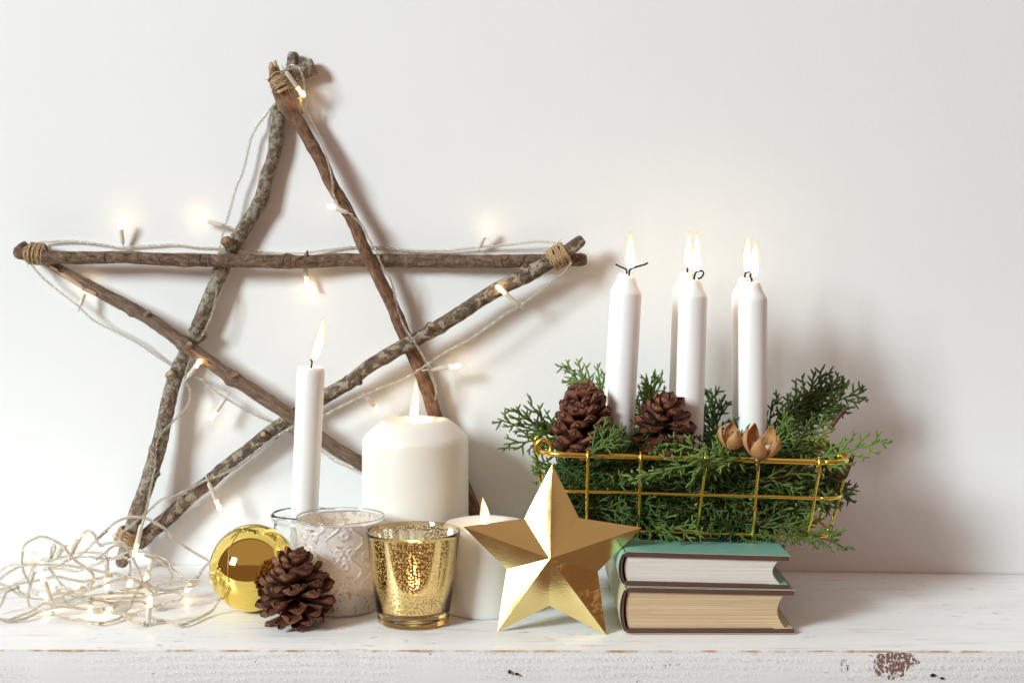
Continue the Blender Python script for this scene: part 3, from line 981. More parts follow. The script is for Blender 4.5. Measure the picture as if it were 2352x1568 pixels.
# clear jar round the taper
JY = 1.118
jb = Vector(((697 - CX) / F * JY, JY, 0))
jar = thing('glass_jar', jb, 'small clear glass jar with rounded lip holding the tall taper candle', 'jar')
rj = 75 / F * JY
b = MB()
zt = H - (1179 - HY) / F * JY
out = [(rj * .86, .0), (rj * .90, .002), (rj * .93, .008), (rj * .93, zt - .014), (rj * .90, zt - .009), (rj * .89, zt - .006), (rj * .965, zt - .0045), (rj * 1.0, zt - .0022), (rj * .985, zt), (rj * .94, zt + .0010), (rj * .885, zt)]
inn = [(rj * .85, zt - .003), (rj * .84, zt - .008), (rj * .865, zt - .014), (rj * .865, .010), (rj * .80, .0064), (rj * .3, .0058)]
b.lathe(out + inn, 64, Matrix.Translation(jb))
part('glass_body', b, m_glass('clear_glass', (.97, .99, .985)), jar, auto=50)

# white embossed votive
WY = 1.056
wb = Vector(((782 - CX) / F * WY, WY, 0))
wcup = thing('white_votive_glass', wb, 'white painted glass votive with raised scroll pattern, behind the front pine cone', 'candle holder')
zt = H - (1185 - HY) / F * WY
rt, rb = 101.5 / F * WY, 81 / F * WY
NZ, NS = 120, 260


def motif(u, v):
    """height and wear of the raised scrollwork; u in 0..1 round the cup, v in metres up"""
    cols = 7
    U = u * cols
    rowh = .0225
    Vv = v / rowh
    iu = math.floor(U)
    fu = U - iu - .5
    sh = .5 if int(iu) % 2 else 0.0
    fv = (Vv + sh) - math.floor(Vv + sh) - .5
    # ogee lattice
    w = .5 - .36 * (.5 + .5 * math.cos(2 * math.pi * fv))
    d1 = abs(abs(fu) - w) * .024
    # heart / teardrop outline with inner scrolls
    x, y = fu * 2.3, (fv - .06) * 2.5
    hh = (x * x + y * y - .26) ** 3 - x * x * max(y, -1) ** 3 * 1.3
    d2 = abs(hh) ** .33 * .006
    d3 = abs(math.hypot(abs(fu) - .17, fv - .14) - .10) * .022
    d4 = abs(math.hypot(fu, (fv + .30) * .9) - .085) * .022
    d5 = math.hypot(fu, fv + .02) * .022 if abs(fv + .02) < .1 else .01
    d = min(d1, d2 + .0003, d3, d4, d5)
    return d


def cup_r(z):
    t = z / zt
    return rb + (rt - rb) * (t ** 1.1)


v, a = [], []
for i in range(NZ):
    z = .002 + (zt - .0042) * i / (NZ - 1)
    for j in range(NS):
        u = j / NS
        d = motif(u, z)
        ridge = math.exp(-(d / .00085) ** 2)
        groove = math.exp(-((d - .0017) / .0006) ** 2)
        th = 2 * math.pi * u
        n3 = noise.noise((math.cos(th) * 9, math.sin(th) * 9, z * 260))
        n4 = noise.noise((math.cos(th) * 22, math.sin(th) * 22, z * 650))
        n5 = noise.noise((math.cos(th) * 2.2, math.sin(th) * 2.2, z * 70 + 5))
        rr = cup_r(z) + .00100 * ridge + .00012 * n3
        wear = max(0.0, min(1.0, groove * (1.5 * n3 + 1.1 * n4 + .25) + max(0, n4 - .55) * 1.4))
        v.append((wb.x + rr * math.cos(th), wb.y + rr * math.sin(th), z))
        a.append((wear, n5, ridge))
f = [(i * NS + j, i * NS + (j + 1) % NS, (i + 1) * NS + (j + 1) % NS, (i + 1) * NS + j) for i in range(NZ - 1) for j in range(NS)]
f.append(tuple(range(NS - 1, -1, -1)))
b = MB()
b.add(v, f, a)
t = NT('white_paint_on_glass')
sp = t.n('ShaderNodeSeparateXYZ', {0: t.coord()})
wr = t.step(sp.outputs[0], .26, .68)
col = t.mix(wr, (.93, .925, .915), (.38, .25, .15))
p = t.pbr(col, .28, **{'Coat Weight': .4, 'Coat Roughness': .08})
tr = t.n('ShaderNodeBsdfTranslucent', {0: t.mix(wr, (.80, .74, .66), (.85, .55, .28))}).outputs[0]
fac = t.math('ADD', t.math('MULTIPLY', wr, .30), .38)
part('embossed_wall', b, t.shader(t.mixsh(fac, p, tr)), wcup)
# clear lip and mottled lining
b = MB()
b.lathe([(cup_r(zt - .0025) + .0002, zt - .0022), (rt * .999, zt - .0010), (rt, zt), (rt * .985, zt + .0007), (rt * .972, zt), (rt * .965, zt - .0024)], 72, Matrix.Translation(wb), closed=True)
part('clear_lip', b, m_glass('lip_glass', (.97, .98, .98)), wcup)
b = MB()
b.lathe([(cup_r(zt - .003) - .0015, zt - .0028), (cup_r(zt * .5) - .0016, zt * .5), (cup_r(.006) - .0017, .006), (cup_r(.003) - .004, .0045), (.002, .0042)], 72, Matrix.Translation(wb))
b.f.pop(-2)      # open at the top
b.m.pop()
t = NT('mottled_silver_lining')
c = t.coord()
n = t.noise(c, 420, 4.0, .6)
n2 = t.noise(c, 190, 2.0)
col = t.ramp(n, [(.44, (.92, .91, .89)), (.56, (.86, .83, .80)), (.62, (.36, .22, .12)), (.68, (.92, .91, .89))])
p = t.pbr(col, .25, Metallic=t.math('MULTIPLY', t.step(n2, .5, .62), .6))
tr = t.n('ShaderNodeBsdfTranslucent', {0: (.8, .66, .5, 1)}).outputs[0]
part('lining', b, t.shader(t.mixsh(.5, p, t.mixsh(.5, tr, t.n('ShaderNodeBsdfTransparent').outputs[0]))), wcup)
tealight(wb + Vector((0, 0, .0050)), 'lit tealight glowing inside the white embossed votive')

# gold speckled votive
GY = 1.022
gb = Vector(((949.5 - CX) / F * GY, GY, 0))
gcup = thing('gold_votive_glass', gb, 'flared amber glass votive with speckled gold mirror coating, front row centre', 'candle holder')
zt = H - (1219 - HY) / F * GY
rt, rb = 108 / F * GY, 81 / F * GY
gr = lambda z: rb + (rt - rb) * (z / zt)
b = MB()
w = .0017
out = [(rb * .93, .0003), (gr(.0015) * 1.0, .0016), (gr(.006), .006), (gr(zt * .5), zt * .5), (gr(zt - .002), zt - .002), (rt * 1.004, zt - .0006), (rt * .995, zt + .0006)]
inn = [(rt - w * .7, zt + .0006), (gr(zt - .002) - w, zt - .0012), (gr(zt * .5) - w, zt * .5), (gr(.0105) - w, .0105), (gr(.009) - w - .0008, .0088), (.004, .0082)]
b.lathe(out + inn, 96, Matrix.Translation(gb))
b.m = [1 if (k // 96) in (0, 1, 10, 11) or k >= 12 * 96 else 0 for k in range(len(b.f))]
part('glass_body', b, [m_glass('amber_glass', (1.0, .88, .58)), m_glass('deep_amber_base', (1.0, .58, .14))], gcup, auto=50)
b = MB()
e = w + .0003
zs = np.linspace(.0108, zt - .0022, 24)
b.lathe([(gr(z) - e, z) for z in zs], 128, Matrix.Translation(gb))
b.f.pop(); b.f.pop(); b.m.pop(); b.m.pop()
t = NT('speckled_mirror_coating')
c = t.coord()
vo = t.n('ShaderNodeTexVoronoi', {'Vector': t.map(c, (1, 1, 0)), 'Scale': 520.0, 'Randomness': .85}, voronoi_dimensions='2D', feature='F1')
big = t.n('ShaderNodeTexVoronoi', {'Vector': t.map(c, (1, 1, 0)), 'Scale': 520.0, 'Randomness': .85}, voronoi_dimensions='2D', feature='DISTANCE_TO_EDGE')
rad = t.n('ShaderNodeMapRange', {'Value': t.n('ShaderNodeSeparateXYZ', {0: vo.outputs['Color']}).outputs[0], 'To Min': .20, 'To Max': .46}).outputs[0]
hole = t.step(t.math('SUBTRACT', rad, vo.outputs['Distance']), -.02, .03)
mir = t.pbr((.93, .90, .80), .10, Metallic=1.0)
frost = t.n('ShaderNodeBsdfTranslucent', {0: (.92, .84, .62, 1)}).outputs[0]
frd = t.pbr((.90, .84, .66), .4)
clear = t.n('ShaderNodeBsdfTransparent', {0: (1, .97, .9, 1)}).outputs[0]
holes = t.mixsh(.30, t.mixsh(.45, frd, frost), clear)
part('mirror_coating', b, t.shader(t.mixsh(hole, mir, holes)), gcup)
tealight(gb + Vector((0, 0, .0086)), 'lit tealight seen through the speckled gold glass votive')

# ------------------------------------------------------------------ bauble
BY = 1.052
bc = at(581, 1312, BY)
rB = 99 / F * BY
bc.z = rB
bau = thing('christmas_bauble', (bc.x, bc.y, 0), 'shiny gold ball ornament beside the heap of fairy lights', 'bauble')
b = MB()
n = 48
b.lathe([(max(1e-5, rB * math.sin(math.pi * i / n)), -rB * math.cos(math.pi * i / n)) for i in range(n + 1)], 96, Matrix.Translation(bc))
part('ball', b, M_BAUBLE, bau)
capd = Vector((.35, .85, .35)).normalized()
b = MB()
b.lathe([(.0055, rB - .0008), (.0056, rB + .005), (.0048, rB + .0056), (.0005, rB + .0058)], 24, axis_matrix(bc, capd))
part('cap', b, M_BASKET, bau)


def on_ball(px, py, lift=.0004):
    # nearest hit of the view ray with the ball
    o = Vector((0, 0, H)); d = (at(px, py, 1.0) - o).normalized()
    oc = o - bc
    R = rB + lift
    bq = oc.dot(d); cq = oc.dot(oc) - R * R
    disc = bq * bq - cq
    tt = -bq - math.sqrt(max(0, disc))
    return o + d * tt


b = MB()
for pts in (((548, 1224), (536, 1240), (527, 1262), (524, 1290), (523, 1318), (525, 1340), (531, 1356)), ((503, 1320), (512, 1324), (523, 1328), (528, 1336))):
    S = spline([on_ball(*q) for q in pts], .001)
    b.tube(S, .00022, 5)
part('hanging_thread', b, M_THREAD, bau)

# ------------------------------------------------------------------ folded gold star
outer = [(1268, 1066), (1474, 1211), (1393, 1457), (1142, 1450), (1064, 1209)]
inner = [(1330, 1189), (1373, 1312), (1262, 1390), (1164, 1307), (1205, 1190)]


def star_y(px, py):
    return .988 + (1457 - py) * .00006 + (1393 - px) * .00003


cpt = at(1263, 1282, star_y(1263, 1282) - .0100)
gst = thing('gold_paper_star', (at(1268, 1450, .995).x, .995, 0), 'folded metallic gold card star standing in front, between short pillar candle and books', 'star ornament')
Op = [at(x, y, star_y(x, y)) for x, y in outer]
Ip = [at(x, y, star_y(x, y) + .002) for x, y in inner]
for i in range(5):
    for (nb, flip) in ((Ip[i], False), (Ip[i - 1], True)):
        A0, B0, C0 = Op[i], nb, cpt
        nn = (B0 - A0).cross(C0 - A0).normalized()
        if nn.y > 0:
            nn = -nn
        N = 10
        idx, v = {}, []
        for r in range(N + 1):
            for s in range(N + 1 - r):
                q = N - r - s
                p = (A0 * r + B0 * s + C0 * q) / N
                bow = (r * s * q) / (N / 3) ** 3
                p = p - nn * bow * (.0003 + .0004 * noise.noise((i * 3.1, flip * 2.0, 1)))
                idx[(r, s)] = len(v)
                v.append(p)
        f = []
        for r in range(N):
            for s in range(N - r):
                f.append((idx[(r, s)], idx[(r + 1, s)], idx[(r, s + 1)]))
                if s < N - r - 1:
                    f.append((idx[(r + 1, s)], idx[(r + 1, s + 1)], idx[(r, s + 1)]))
        if not flip:
            f = [tuple(reversed(q)) for q in f]
        b = MB()
        b.add([list(q) for q in v], f)
        gl = (i == 2 and not flip is True and nb == Ip[1 + 1]) or (i == 1)
        o = part('facet', b, M_STAR_GLOSS if (i == 2 and flip) else M_STAR, gst)
        md = o.modifiers.new('card', 'SOLIDIFY')
        md.thickness = .0004
        md.offset = -1
        o.modifiers.new('crisp', 'EDGE_SPLIT').split_angle = math.radians(35)

# ------------------------------------------------------------------ books
def m_pages(name, c1, c2, edge):
    t = NT(name)
    c = t.coord('obj')
    n = t.noise(t.map(c, (5, 40, 2600)), 1.0, 3.0, .6, .3)
    n2 = t.noise(t.map(c, (30, 60, 160)), 1.0, 4.0)
    col = t.mix(t.step(n, .35, .68), c1, c2)
    col = t.mix(t.math('MULTIPLY', t.step(n2, .55, .75), .35), col, edge)
    return t.shader(t.pbr(col, .8, Normal=t.bump(n, .7, .0007)))


def m_cloth(name, col):
    t = NT(name)
    c = t.coord('obj')
    n = t.noise(c, 1500, 2.0)
    n2 = t.noise(c, 120, 3.0)
    return t.shader(t.pbr(t.mix(n2, tuple(q * .7 for q in col), tuple(q * 1.25 for q in col)), .9, Normal=t.bump(n, .6, .0005)))


def m_jacket(name, col, worn):
    t = NT(name)
    c = t.coord('obj')
    n = t.noise(c, 60, 4.0, .6)
    n2 = t.noise(t.map(c, (40, 40, 40)), 1.0, 5.0, .7)
    return t.shader(t.pbr(t.mix(t.math('MULTIPLY', t.step(n2, .58, .72), .4), t.mix(n, tuple(q * .92 for q in col), tuple(q * 1.06 for q in col)), worn), .42, Normal=t.bump(n, .15, .0006)))


M_CLOTH = m_cloth('brown_book_cloth', (.115, .052, .038))
M_CREAM = m_jacket('cream_paper', (.62, .56, .38), (.70, .62, .45))


def book(name, label, XL, XR, Yf, depth, zl0, zl1, zr0, zr1, m_page, m_jack, extra=None, pr=.0):
    """spine at the left, head of the page block towards the viewer; z at left / right for bottom and top"""
    bk = thing(name, ((XL + XR) / 2, Yf + depth / 2, zl0), label, 'book')
    tb = .0033
    W = XR - XL

    def zz(x, t):      # t 0 bottom .. 1 top
        u = (x - XL) / W
        lo = zl0 + (zr0 - zl0) * u
        hi = zl1 + (zr1 - zl1) * u
        return lo + (hi - lo) * t
    hL = zl1 - zl0

    def slab(prof_pts, y0, y1, mats, nm, parent, bev=.0004, smooth=True):
        b = MB()
        n = len(prof_pts)
        ring = lambda y, sh: [(p[0], y, p[1]) for p in prof_pts]
        v = ring(y0, 0) + ring(y1, 0)
        f = [(i, n + i, n + (i + 1) % n, (i + 1) % n) for i in range(n)]
        f += [tuple(range(n)), tuple(range(2 * n - 1, n - 1, -1))]
        b.add(v, f)
        o = part(nm, b, mats, parent, smooth=smooth, auto=35)
        m = o.modifiers.new('soft', 'BEVEL')
        m.width = bev; m.segments = 2; m.limit_method = 'ANGLE'
        return o
    # page block: rounded towards the spine, hollow at the fore-edge
    px0, px1 = XL + .0042, XR - .0062
    pts = []
    K = 12
    for i in range(K + 1):
        t_ = i / K
        x = px0 - .0016 * math.sin(math.pi * t_) + .0016
        pts.append((x, zz(x, 0) + tb + (zz(x, 1) - zz(x, 0) - 2 * tb) * t_))
    for i in range(K + 1):
        t_ = 1 - i / K
        x = px1 - .0052 * math.sin(math.pi * t_) ** .9 + .0006 * (1 - t_)
        pts.append((x, zz(x, 0) + tb + (zz(x, 1) - zz(x, 0) - 2 * tb) * t_))
    slab(pts, Yf + .0025, Yf + depth - .003, m_page, 'page_block', bk, .0002)
    ex0 = px1 - .008
    b = MB()
    v = [(x, y, zz(x, 0) + tb + .0003) for y in (Yf + .0012, Yf + depth - .001) for x in np.linspace(ex0, XR - .0008, 5)]
    v += [(q_[0], q_[1], q_[2] - .00045) for q_ in v]
    f = [(i, i + 1, 6 + i, 5 + i) for i in range(4)] + [(10 + i, 15 + i, 16 + i, 11 + i) for i in range(4)] + [(i, 10 + i, 11 + i, i + 1) for i in range(4)] + [(4, 14, 19, 9)]
    b.add(v, f)
    part('endpaper', b, extra or M_CREAM, bk, smooth=False)
    # cloth case: two boards and a rounded spine
    for tt, nm in ((0, 'back_board'), (1, 'front_board')):
        q = []
        for x in np.linspace(XL + .004, XR, 8):
            q.append((x, zz(x, tt) + (.0004 if tt == 0 else -.0004)))
        for x in np.linspace(XR, XL + .004, 8):
            q.append((x, zz(x, tt) + (tb if tt == 0 else -tb)))
        if tt == 1:
            q = q[::-1]
        slab(q, Yf, Yf + depth, M_CLOTH, nm, bk, .0006)
    q = []
    for i in range(15):
        t_ = i / 14
        x = XL + .0048 - .0042 * math.sin(math.pi * t_) ** .55
        q.append((x, zz(XL, .01 + .98 * t_)))
    for i in range(15):
        t_ = 1 - i / 14
        x = XL + .0062 - .0034 * math.sin(math.pi * t_) ** .55
        q.append((x, zz(XL, .05 + .90 * t_)))
    slab(q[::-1], Yf + .0004, Yf + depth - .0004, M_CLOTH, 'spine', bk, .0003)
    # paper jacket wrapped round spine and both boards
    path = []
    for x in np.linspace(XR + .0006, XL + .006, 10):
        path.append((x, zz(x, 1) + .00025 + .0003 * noise.noise((x * 90, zl1 * 50, 0))))
    for i in range(1, 14):
        t_ = 1 - i / 14
        path.append((XL + .0046 - .0050 * math.sin(math.pi * t_) ** .55, zz(XL, t_)))
    for x in np.linspace(XL + .006, XR + .0006, 10):
        path.append((x, zz(x, 0) + .0002))
    P = np.array(path)
    T = np.gradient(P, axis=0); T /= np.linalg.norm(T, axis=1)[:, None]
    Nn = np.stack([T[:, 1], -T[:, 0]], 1)
    Q = P - Nn * .00030
    n = len(P)
    b = MB()
    ys = [Yf - .0004, Yf + depth + .0004]
    v = []
    for y in ys:
        v += [(p[0], y, p[1]) for p in P] + [(p[0], y, p[1]) for p in Q]
    f, mi = [], []
    for i in range(n - 1):
        f.append((i, i + 1, 2 * n + i + 1, 2 * n + i)); mi.append(0)
        f.append((n + i, 3 * n + i, 3 * n + i + 1, n + i + 1)); mi.append(0)
        f.append((i, n + i, n + i + 1, i + 1)); mi.append(1)
        f.append((2 * n + i, 2 * n + i + 1, 3 * n + i + 1, 3 * n + i)); mi.append(1)
    for i in (0, n - 1):
        f.append((i, 2 * n + i, 3 * n + i, n + i)); mi.append(1)
    b.add(v, f)
    b.m = mi
    o = part('dust_jacket', b, [m_jack, M_CREAM], bk, auto=40)
    return bk, zz


XLb, XRb = at(1424, 1400, .988).x, at(1813, 1400, .988).x
M_TEAL = m_jacket('teal_jacket', (.225, .51, .42), (.36, .62, .52))
M_OLIVE = m_jacket('pale_green_jacket', (.50, .50, .30), (.62, .58, .42))
zf = lambda py, Y=.988: H - (py - HY) / F * Y
lowB, _ = book('hardback_book', 'thick old hardback with tan yellowed pages, lower of the two stacked books', XLb, at(1826, 1400, .985).x, .988, .165, .0006, zf(1347.5), .0006, zf(1356),
               m_pages('yellowed_pages', (.50, .34, .17), (.80, .64, .42), (.48, .29, .12)), M_OLIVE)
upB, zz = book('hardback_book', 'teal-jacketed hardback with white pages, upper of the two stacked books under the basket', at(1421, 1300, .988).x, XRb, .988, .160, zf(1345.5), zf(1266), zf(1354.5), zf(1277),
               m_pages('white_pages', (.70, .645, .565), (.93, .905, .85), (.68, .59, .49)), M_TEAL, M_TEAL)
# printed panel on the front of the teal jacket
def print_panel(x0, x1, y0, y1, lift, col):
    b = MB()
    Z = lambda x: zz(x, 1) + .0004 + .00045 + lift
    xs_ = np.linspace(x0, x1, 6)
    v = [(x, y, Z(x)) for y in (y0, y1) for x in xs_]
    n = len(xs_)
    b.add(v, [(i, i + 1, n + i + 1, n + i) for i in range(n - 1)])
    part('printed_panel', b, m_jacket('jacket_print', col, tuple(q * 1.3 for q in col)), upB)


print_panel(.092, .168, 1.028, 1.10, 0, (.075, .068, .065))
print_panel(.116, .150, 1.034, 1.09, .0003, (.42, .35, .26))
print_panel(.1505, .164, 1.034, 1.09, .0003, (.05, .10, .15))

# ------------------------------------------------------------------ wire basket
BX0, BX1 = at(1240, 1050, 1.02).x, at(1958, 1050, 1.02).x
BYF, BYB = 1.020, 1.142
ZR_L, ZR_R = .1205, .1140
bcx, bcy = (BX0 + BX1) / 2, (BYF + BYB) / 2
bas = thing('wire_basket', (bcx, bcy, .056), 'gold wire basket full of evergreen sprigs and candles, standing on the books', 'basket')
roll = (ZR_R - ZR_L) / (BX1 - BX0)


def bz(x, z):          # z measured from a level basket, tilted with the books
    return z + roll * (x - bcx)


ZT, ZF = (ZR_L + ZR_R) / 2, .0605


def rrect(hx, hy, rad, z, n=8):
    pts = []
    for (sx, sy, a0) in ((1, -1, -90), (1, 1, 0), (-1, 1, 90), (-1, -1, 180)):
        for i in range(n + 1):
            a_ = math.radians(a0 + 90 * i / n)
            x = bcx + sx * (hx - rad) + rad * math.cos(a_)
            y = bcy + sy * (hy - rad) + rad * math.sin(a_)
            pts.append((x, y, bz(x, z)))
    pts.append(pts[0])
    # densify straights
    out = []
    for p, q in zip(pts[:-1], pts[1:]):
        d = math.dist(p, q)
        m = max(1, int(d / .01))
        for i in range(m):
            out.append([p[k_] + (q[k_] - p[k_]) * i / m for k_ in range(3)])
    out.append(list(pts[-1]))
    return np.array(out)


hx, hy = (BX1 - BX0) / 2, (BYB - BYF) / 2
hxf, hyf = hx - .0085, hy - .012


def wire(name, P, r, parent=None):
    b = MB()
    b.tube(np.array(P), r, 10)
    return part(name, b, M_BASKET, parent or bas)


rim = wire('rim_wire', rrect(hx, hy, .020, ZT), .00200)
wire('band_wire', rrect(hx - .0030, hy - .0042, .019, ZT - .0265), .00130)
wire('base_wire', rrect(hxf, hyf, .018, ZF + .0012), .00130)


def upright(xt, xb, sgn):
    """wire hooked over the rim, down the side, under the base and up the other side (half of it)"""
    y0, y1 = (BYF, bcy - hyf) if sgn < 0 else (BYB, bcy + hyf)
    o = sgn * .0021
    inw = -sgn
    p = [(xt, y0 - sgn * .0024, ZT - .0045), (xt, y0 - sgn * .0030, ZT - .0005), (xt, y0 - sgn * .0016, ZT + .0028), (xt, y0 + sgn * .0016, ZT + .0028), (xt, y0 + sgn * .0032, ZT - .0005), (xt, y0 + sgn * .0028, ZT - .006),
         ((xt * 2 + xb) / 3, y0 + (y1 - y0) * .4 + sgn * .0020, ZT - .022), ((xt + 2 * xb) / 3, y0 + (y1 - y0) * .7 + sgn * .0022, ZT - .040), (xb, y1 + sgn * .0020, ZF + .006), (xb, y1 + sgn * .0002, ZF - .0012), (xb, y1 - sgn * .006, ZF - .0020), (xb, bcy + sgn * .0005, ZF - .0016)]
    S = spline([(q[0], q[1], bz(q[0], q[2])) for q in p], .0012)
    wire('upright_wire', S, .00124)


for (pt, pb) in ((1350, 1346), (1471, 1464), (1619, 1598), (1740, 1726), (1880, 1852)):
    xt, xb = at(pt, 1050, 1.02).x, at(pb, 1230, 1.037).x
    upright(xt, xb, -1)
    upright(xt, xb, 1)
for sgn in (-1, 1):
    for yy in (bcy - .030, bcy + .004, bcy + .036):
        x0_, x1_ = (BX0, bcx - hxf) if sgn < 0 else (BX1, bcx + hxf)
        p = [(x0_ - sgn * .0025, yy, ZT - .004), (x0_ - sgn * .0030, yy, ZT), (x0_, yy, ZT + .0028), (x0_ + sgn * .0030, yy, ZT), (x0_ + sgn * .0022, yy, ZT - .008), ((x0_ * .5 + x1_ * .5) + sgn * .002, yy, ZT - .03),
             (x1_ + sgn * .002, yy, ZF + .012), (x1_ - sgn * .003, yy, ZF + .0015), (x1_ - sgn * .012, yy, ZF - .0004), (x1_ - sgn * .04, yy, ZF - .0003)]
        S = spline([(q[0], q[1], bz(q[0], q[2])) for q in p], .0012)
        wire('end_wire', S, .00118)
    # rolled hook at each end of the rim
    xx = BX0 + .003 if sgn < 0 else BX1 - .008
    pts = []
    for i in range(22):
        a_ = math.radians(-60 + 300 * i / 21)
        yy = BYF + (.012 if sgn < 0 else .062)
        pts.append((xx + .0052 * math.cos(a_) * 1.0, yy + .0016 * math.sin(a_ * .5), bz(xx, ZT + .0030) + .0056 * math.sin(a_)))
    wire('end_hook', spline(pts, .001), .0017)

# ------------------------------------------------------------------ evergreen
def m_green(name, dark, light):
    t = NT(name)
    sp_ = t.n('ShaderNodeSeparateXYZ', {0: t.coord()})
    tip, rnd = sp_.outputs[0], sp_.outputs[1]
    ob = t.coord('obj')
    n = t.noise(ob, 1600, 2.0)
    n2 = t.noise(ob, 35, 2.0)
    col = t.mix(t.math('MULTIPLY', tip, t.step(n2, .3, .7)), dark, light)
    col = t.mix(t.math('MULTIPLY', rnd, .5), col, tuple(q * 1.5 for q in dark))
    sh = t.pbr(col, .5, **{'Normal': t.bump(n, .8, .0005), 'Specular IOR Level': .35})
    trn = t.n('ShaderNodeBsdfTranslucent', {0: col}).outputs[0]
    return t.shader(t.mixsh(.12, sh, trn))


M_GREEN = m_green('evergreen_scale_leaves', (.066, .128, .024), (.28, .37, .075))
M_GREEN_L = m_green('young_evergreen_leaves', (.115, .205, .042), (.36, .46, .11))
M_GREEN_D = m_green('dark_evergreen_leaves', (.040, .084, .018), (.15, .21, .042))
M_STEM = m_bark('red_brown_stem', (.055, .018, .011), (.15, .055, .034), (.25, .105, .065), (.14, .10, .035), .58, .68, 500, 700)
M_BUD = simple('pale_cone_buds', (.50, .42, .18), .7)


def spray(r, L=.06, spread=.5, flat=.25, curve=.25, dens=1.0, thick=1.0, stem=False):
    """one flat branching spray along +X in the XY plane; returns list of (points, radii, attr, kind)"""
    seg = []

    def rnd(a, b_): return r.uniform(a, b_)
    n = 12
    t = np.linspace(0, 1, n)
    cv = rnd(-curve, curve)
    cz = rnd(-curve, curve) * .6
    main = np.stack([t * L, cv * L * t * t, cz * L * t * t], 1)
    for i in range(1, n):
        main[i, 1] += rnd(-.0006, .0006)
        main[i, 2] += rnd(-.0006, .0006)
    hue = rnd(0, 1)
    seg.append((main, np.interp(t, [0, .3, 1], [.00105, .0009, .0006]) * thick, np.stack([t * .9, t * 0 + hue, t * 0], 1), 'stem' if stem else 'leaf'))
    k = int(L / .0055 * dens)
    side = 1
    for i in range(k):
        s = (i + .8 + rnd(-.25, .25)) / (k + .6)
        if s > .97: continue
        side = -side
        p = np.array([np.interp(s, t, main[:, c_]) for c_ in range(3)])
        ii = min(n - 2, int(s * (n - 1)))
        d = main[ii + 1] - main[ii]; d /= np.linalg.norm(d)
        ang = math.radians(rnd(30, 52)) * side
        dirv = np.array([d[0] * math.cos(ang) - d[1] * math.sin(ang), d[0] * math.sin(ang) + d[1] * math.cos(ang), d[2] + rnd(-flat, flat)])
        dirv /= np.linalg.norm(dirv)
        l2 = L * spread * (1 - s) ** .75 * rnd(.65, 1.1) + .005
        m = max(4, int(l2 / .0032) + 1)
        u = np.linspace(0, 1, m)
        bend = -side * rnd(.05, .30)
        perp = np.array([-dirv[1], dirv[0], 0])
        br = p + np.outer(u * l2, dirv) + np.outer(bend * l2 * u * u, perp)
        br[:, 2] += l2 * flat * rnd(-.4, .4) * u * u
        br += np.array([[rnd(-.0003, .0003) for _ in range(3)] for _ in range(m)])
        hue2 = min(1, max(0, hue + rnd(-.4, .4)))
        seg.append((br, np.interp(u, [0, .7, 1], [.00085, .00075, .00042]) * thick, np.stack([.2 + .8 * u * s + .25 * u, u * 0 + hue2, u * 0], 1), 'leaf'))
        q = max(0, int(l2 / .0041 * dens))
        s3 = 1
        for j in range(q):
            w = (j + .7 + rnd(-.2, .2)) / (q + .6)
            if w > .95: continue
            s3 = -s3
            pp = np.array([np.interp(w, u, br[:, c_]) for c_ in range(3)])
            a3 = math.radians(rnd(32, 55)) * s3
            d3 = np.array([dirv[0] * math.cos(a3) - dirv[1] * math.sin(a3), dirv[0] * math.sin(a3) + dirv[1] * math.cos(a3), dirv[2] + rnd(-flat, flat) * 1.3])
            d3 /= np.linalg.norm(d3)
            l3 = rnd(.0035, .0085) * (1 - w * .45)
            x3 = np.linspace(0, 1, 4)
            b3 = pp + np.outer(x3 * l3, d3) + np.outer(x3 * x3 * l3 * .15, dirv)
            seg.append((b3, np.array([.00072, .00078, .00070, .00034]) * thick, np.stack([.35 + .65 * x3, x3 * 0 + hue2, x3 * 0], 1), 'leaf'))
    return seg


def add_spray(mb_leaf, mb_stem, segs, M, sides=5):
    R = np.array(M.to_3x3()); T = np.array(M.translation)
    for (P, rad, at_, kd) in segs:
        W = P @ R.T + T
        if kd == 'stem' and mb_stem is not None:
            mb_stem.tube(W, rad * np.linspace(1.35, .7, len(rad)), 7)
        else:
            mb_leaf.tube(W, rad * .97, sides, attr=at_)


def orient(p, q, roll_):
    x = (Vector(q) - Vector(p)).normalized()
    up = Vector((0, 0, 1)) if abs(x.z) < .9 else Vector((0, 1, 0))
    y = up.cross(x).normalized()
    z = x.cross(y)
    M = Matrix((x, y, z)).transposed() @ Matrix.Rotation(roll_, 3, 'X')
    M = M.to_4x4()
    M.translation = Vector(p)
    return M


def sprig(p, q, label, mat, seed, spread=.45, dens=1.0, roll_=1.3, thick=1.0, stem=False, extra=0, curve=.25, flat=.25):
    r = random.Random(seed)
    p, q = Vector(p), Vector(q)
    o = thing('evergreen_sprig', p, label, 'sprig', 'evergreen sprigs in the basket')
    bl, bs = MB(), MB()
    L = (q - p).length
    add_spray(bl, bs, spray(r, L, spread, flat, curve, dens, thick, stem), orient(p, q, roll_))
    for e in range(extra):
        k = r.uniform(.0, .45)
        p2 = p + (q - p) * k
        dv = (q - p).normalized()
        dv = (dv + Vector((r.uniform(-.5, .5), r.uniform(-.3, .3), r.uniform(-.5, .5)))).normalized()
        add_spray(bl, None, spray(r, L * r.uniform(.45, .7), spread, flat, curve, dens, thick), orient(p2, p2 + dv, roll_ + r.uniform(-.5, .5)))
    part('foliage', bl, mat, o)
    if bs.n:
        part('stem', bs, M_STEM, o)
    return o


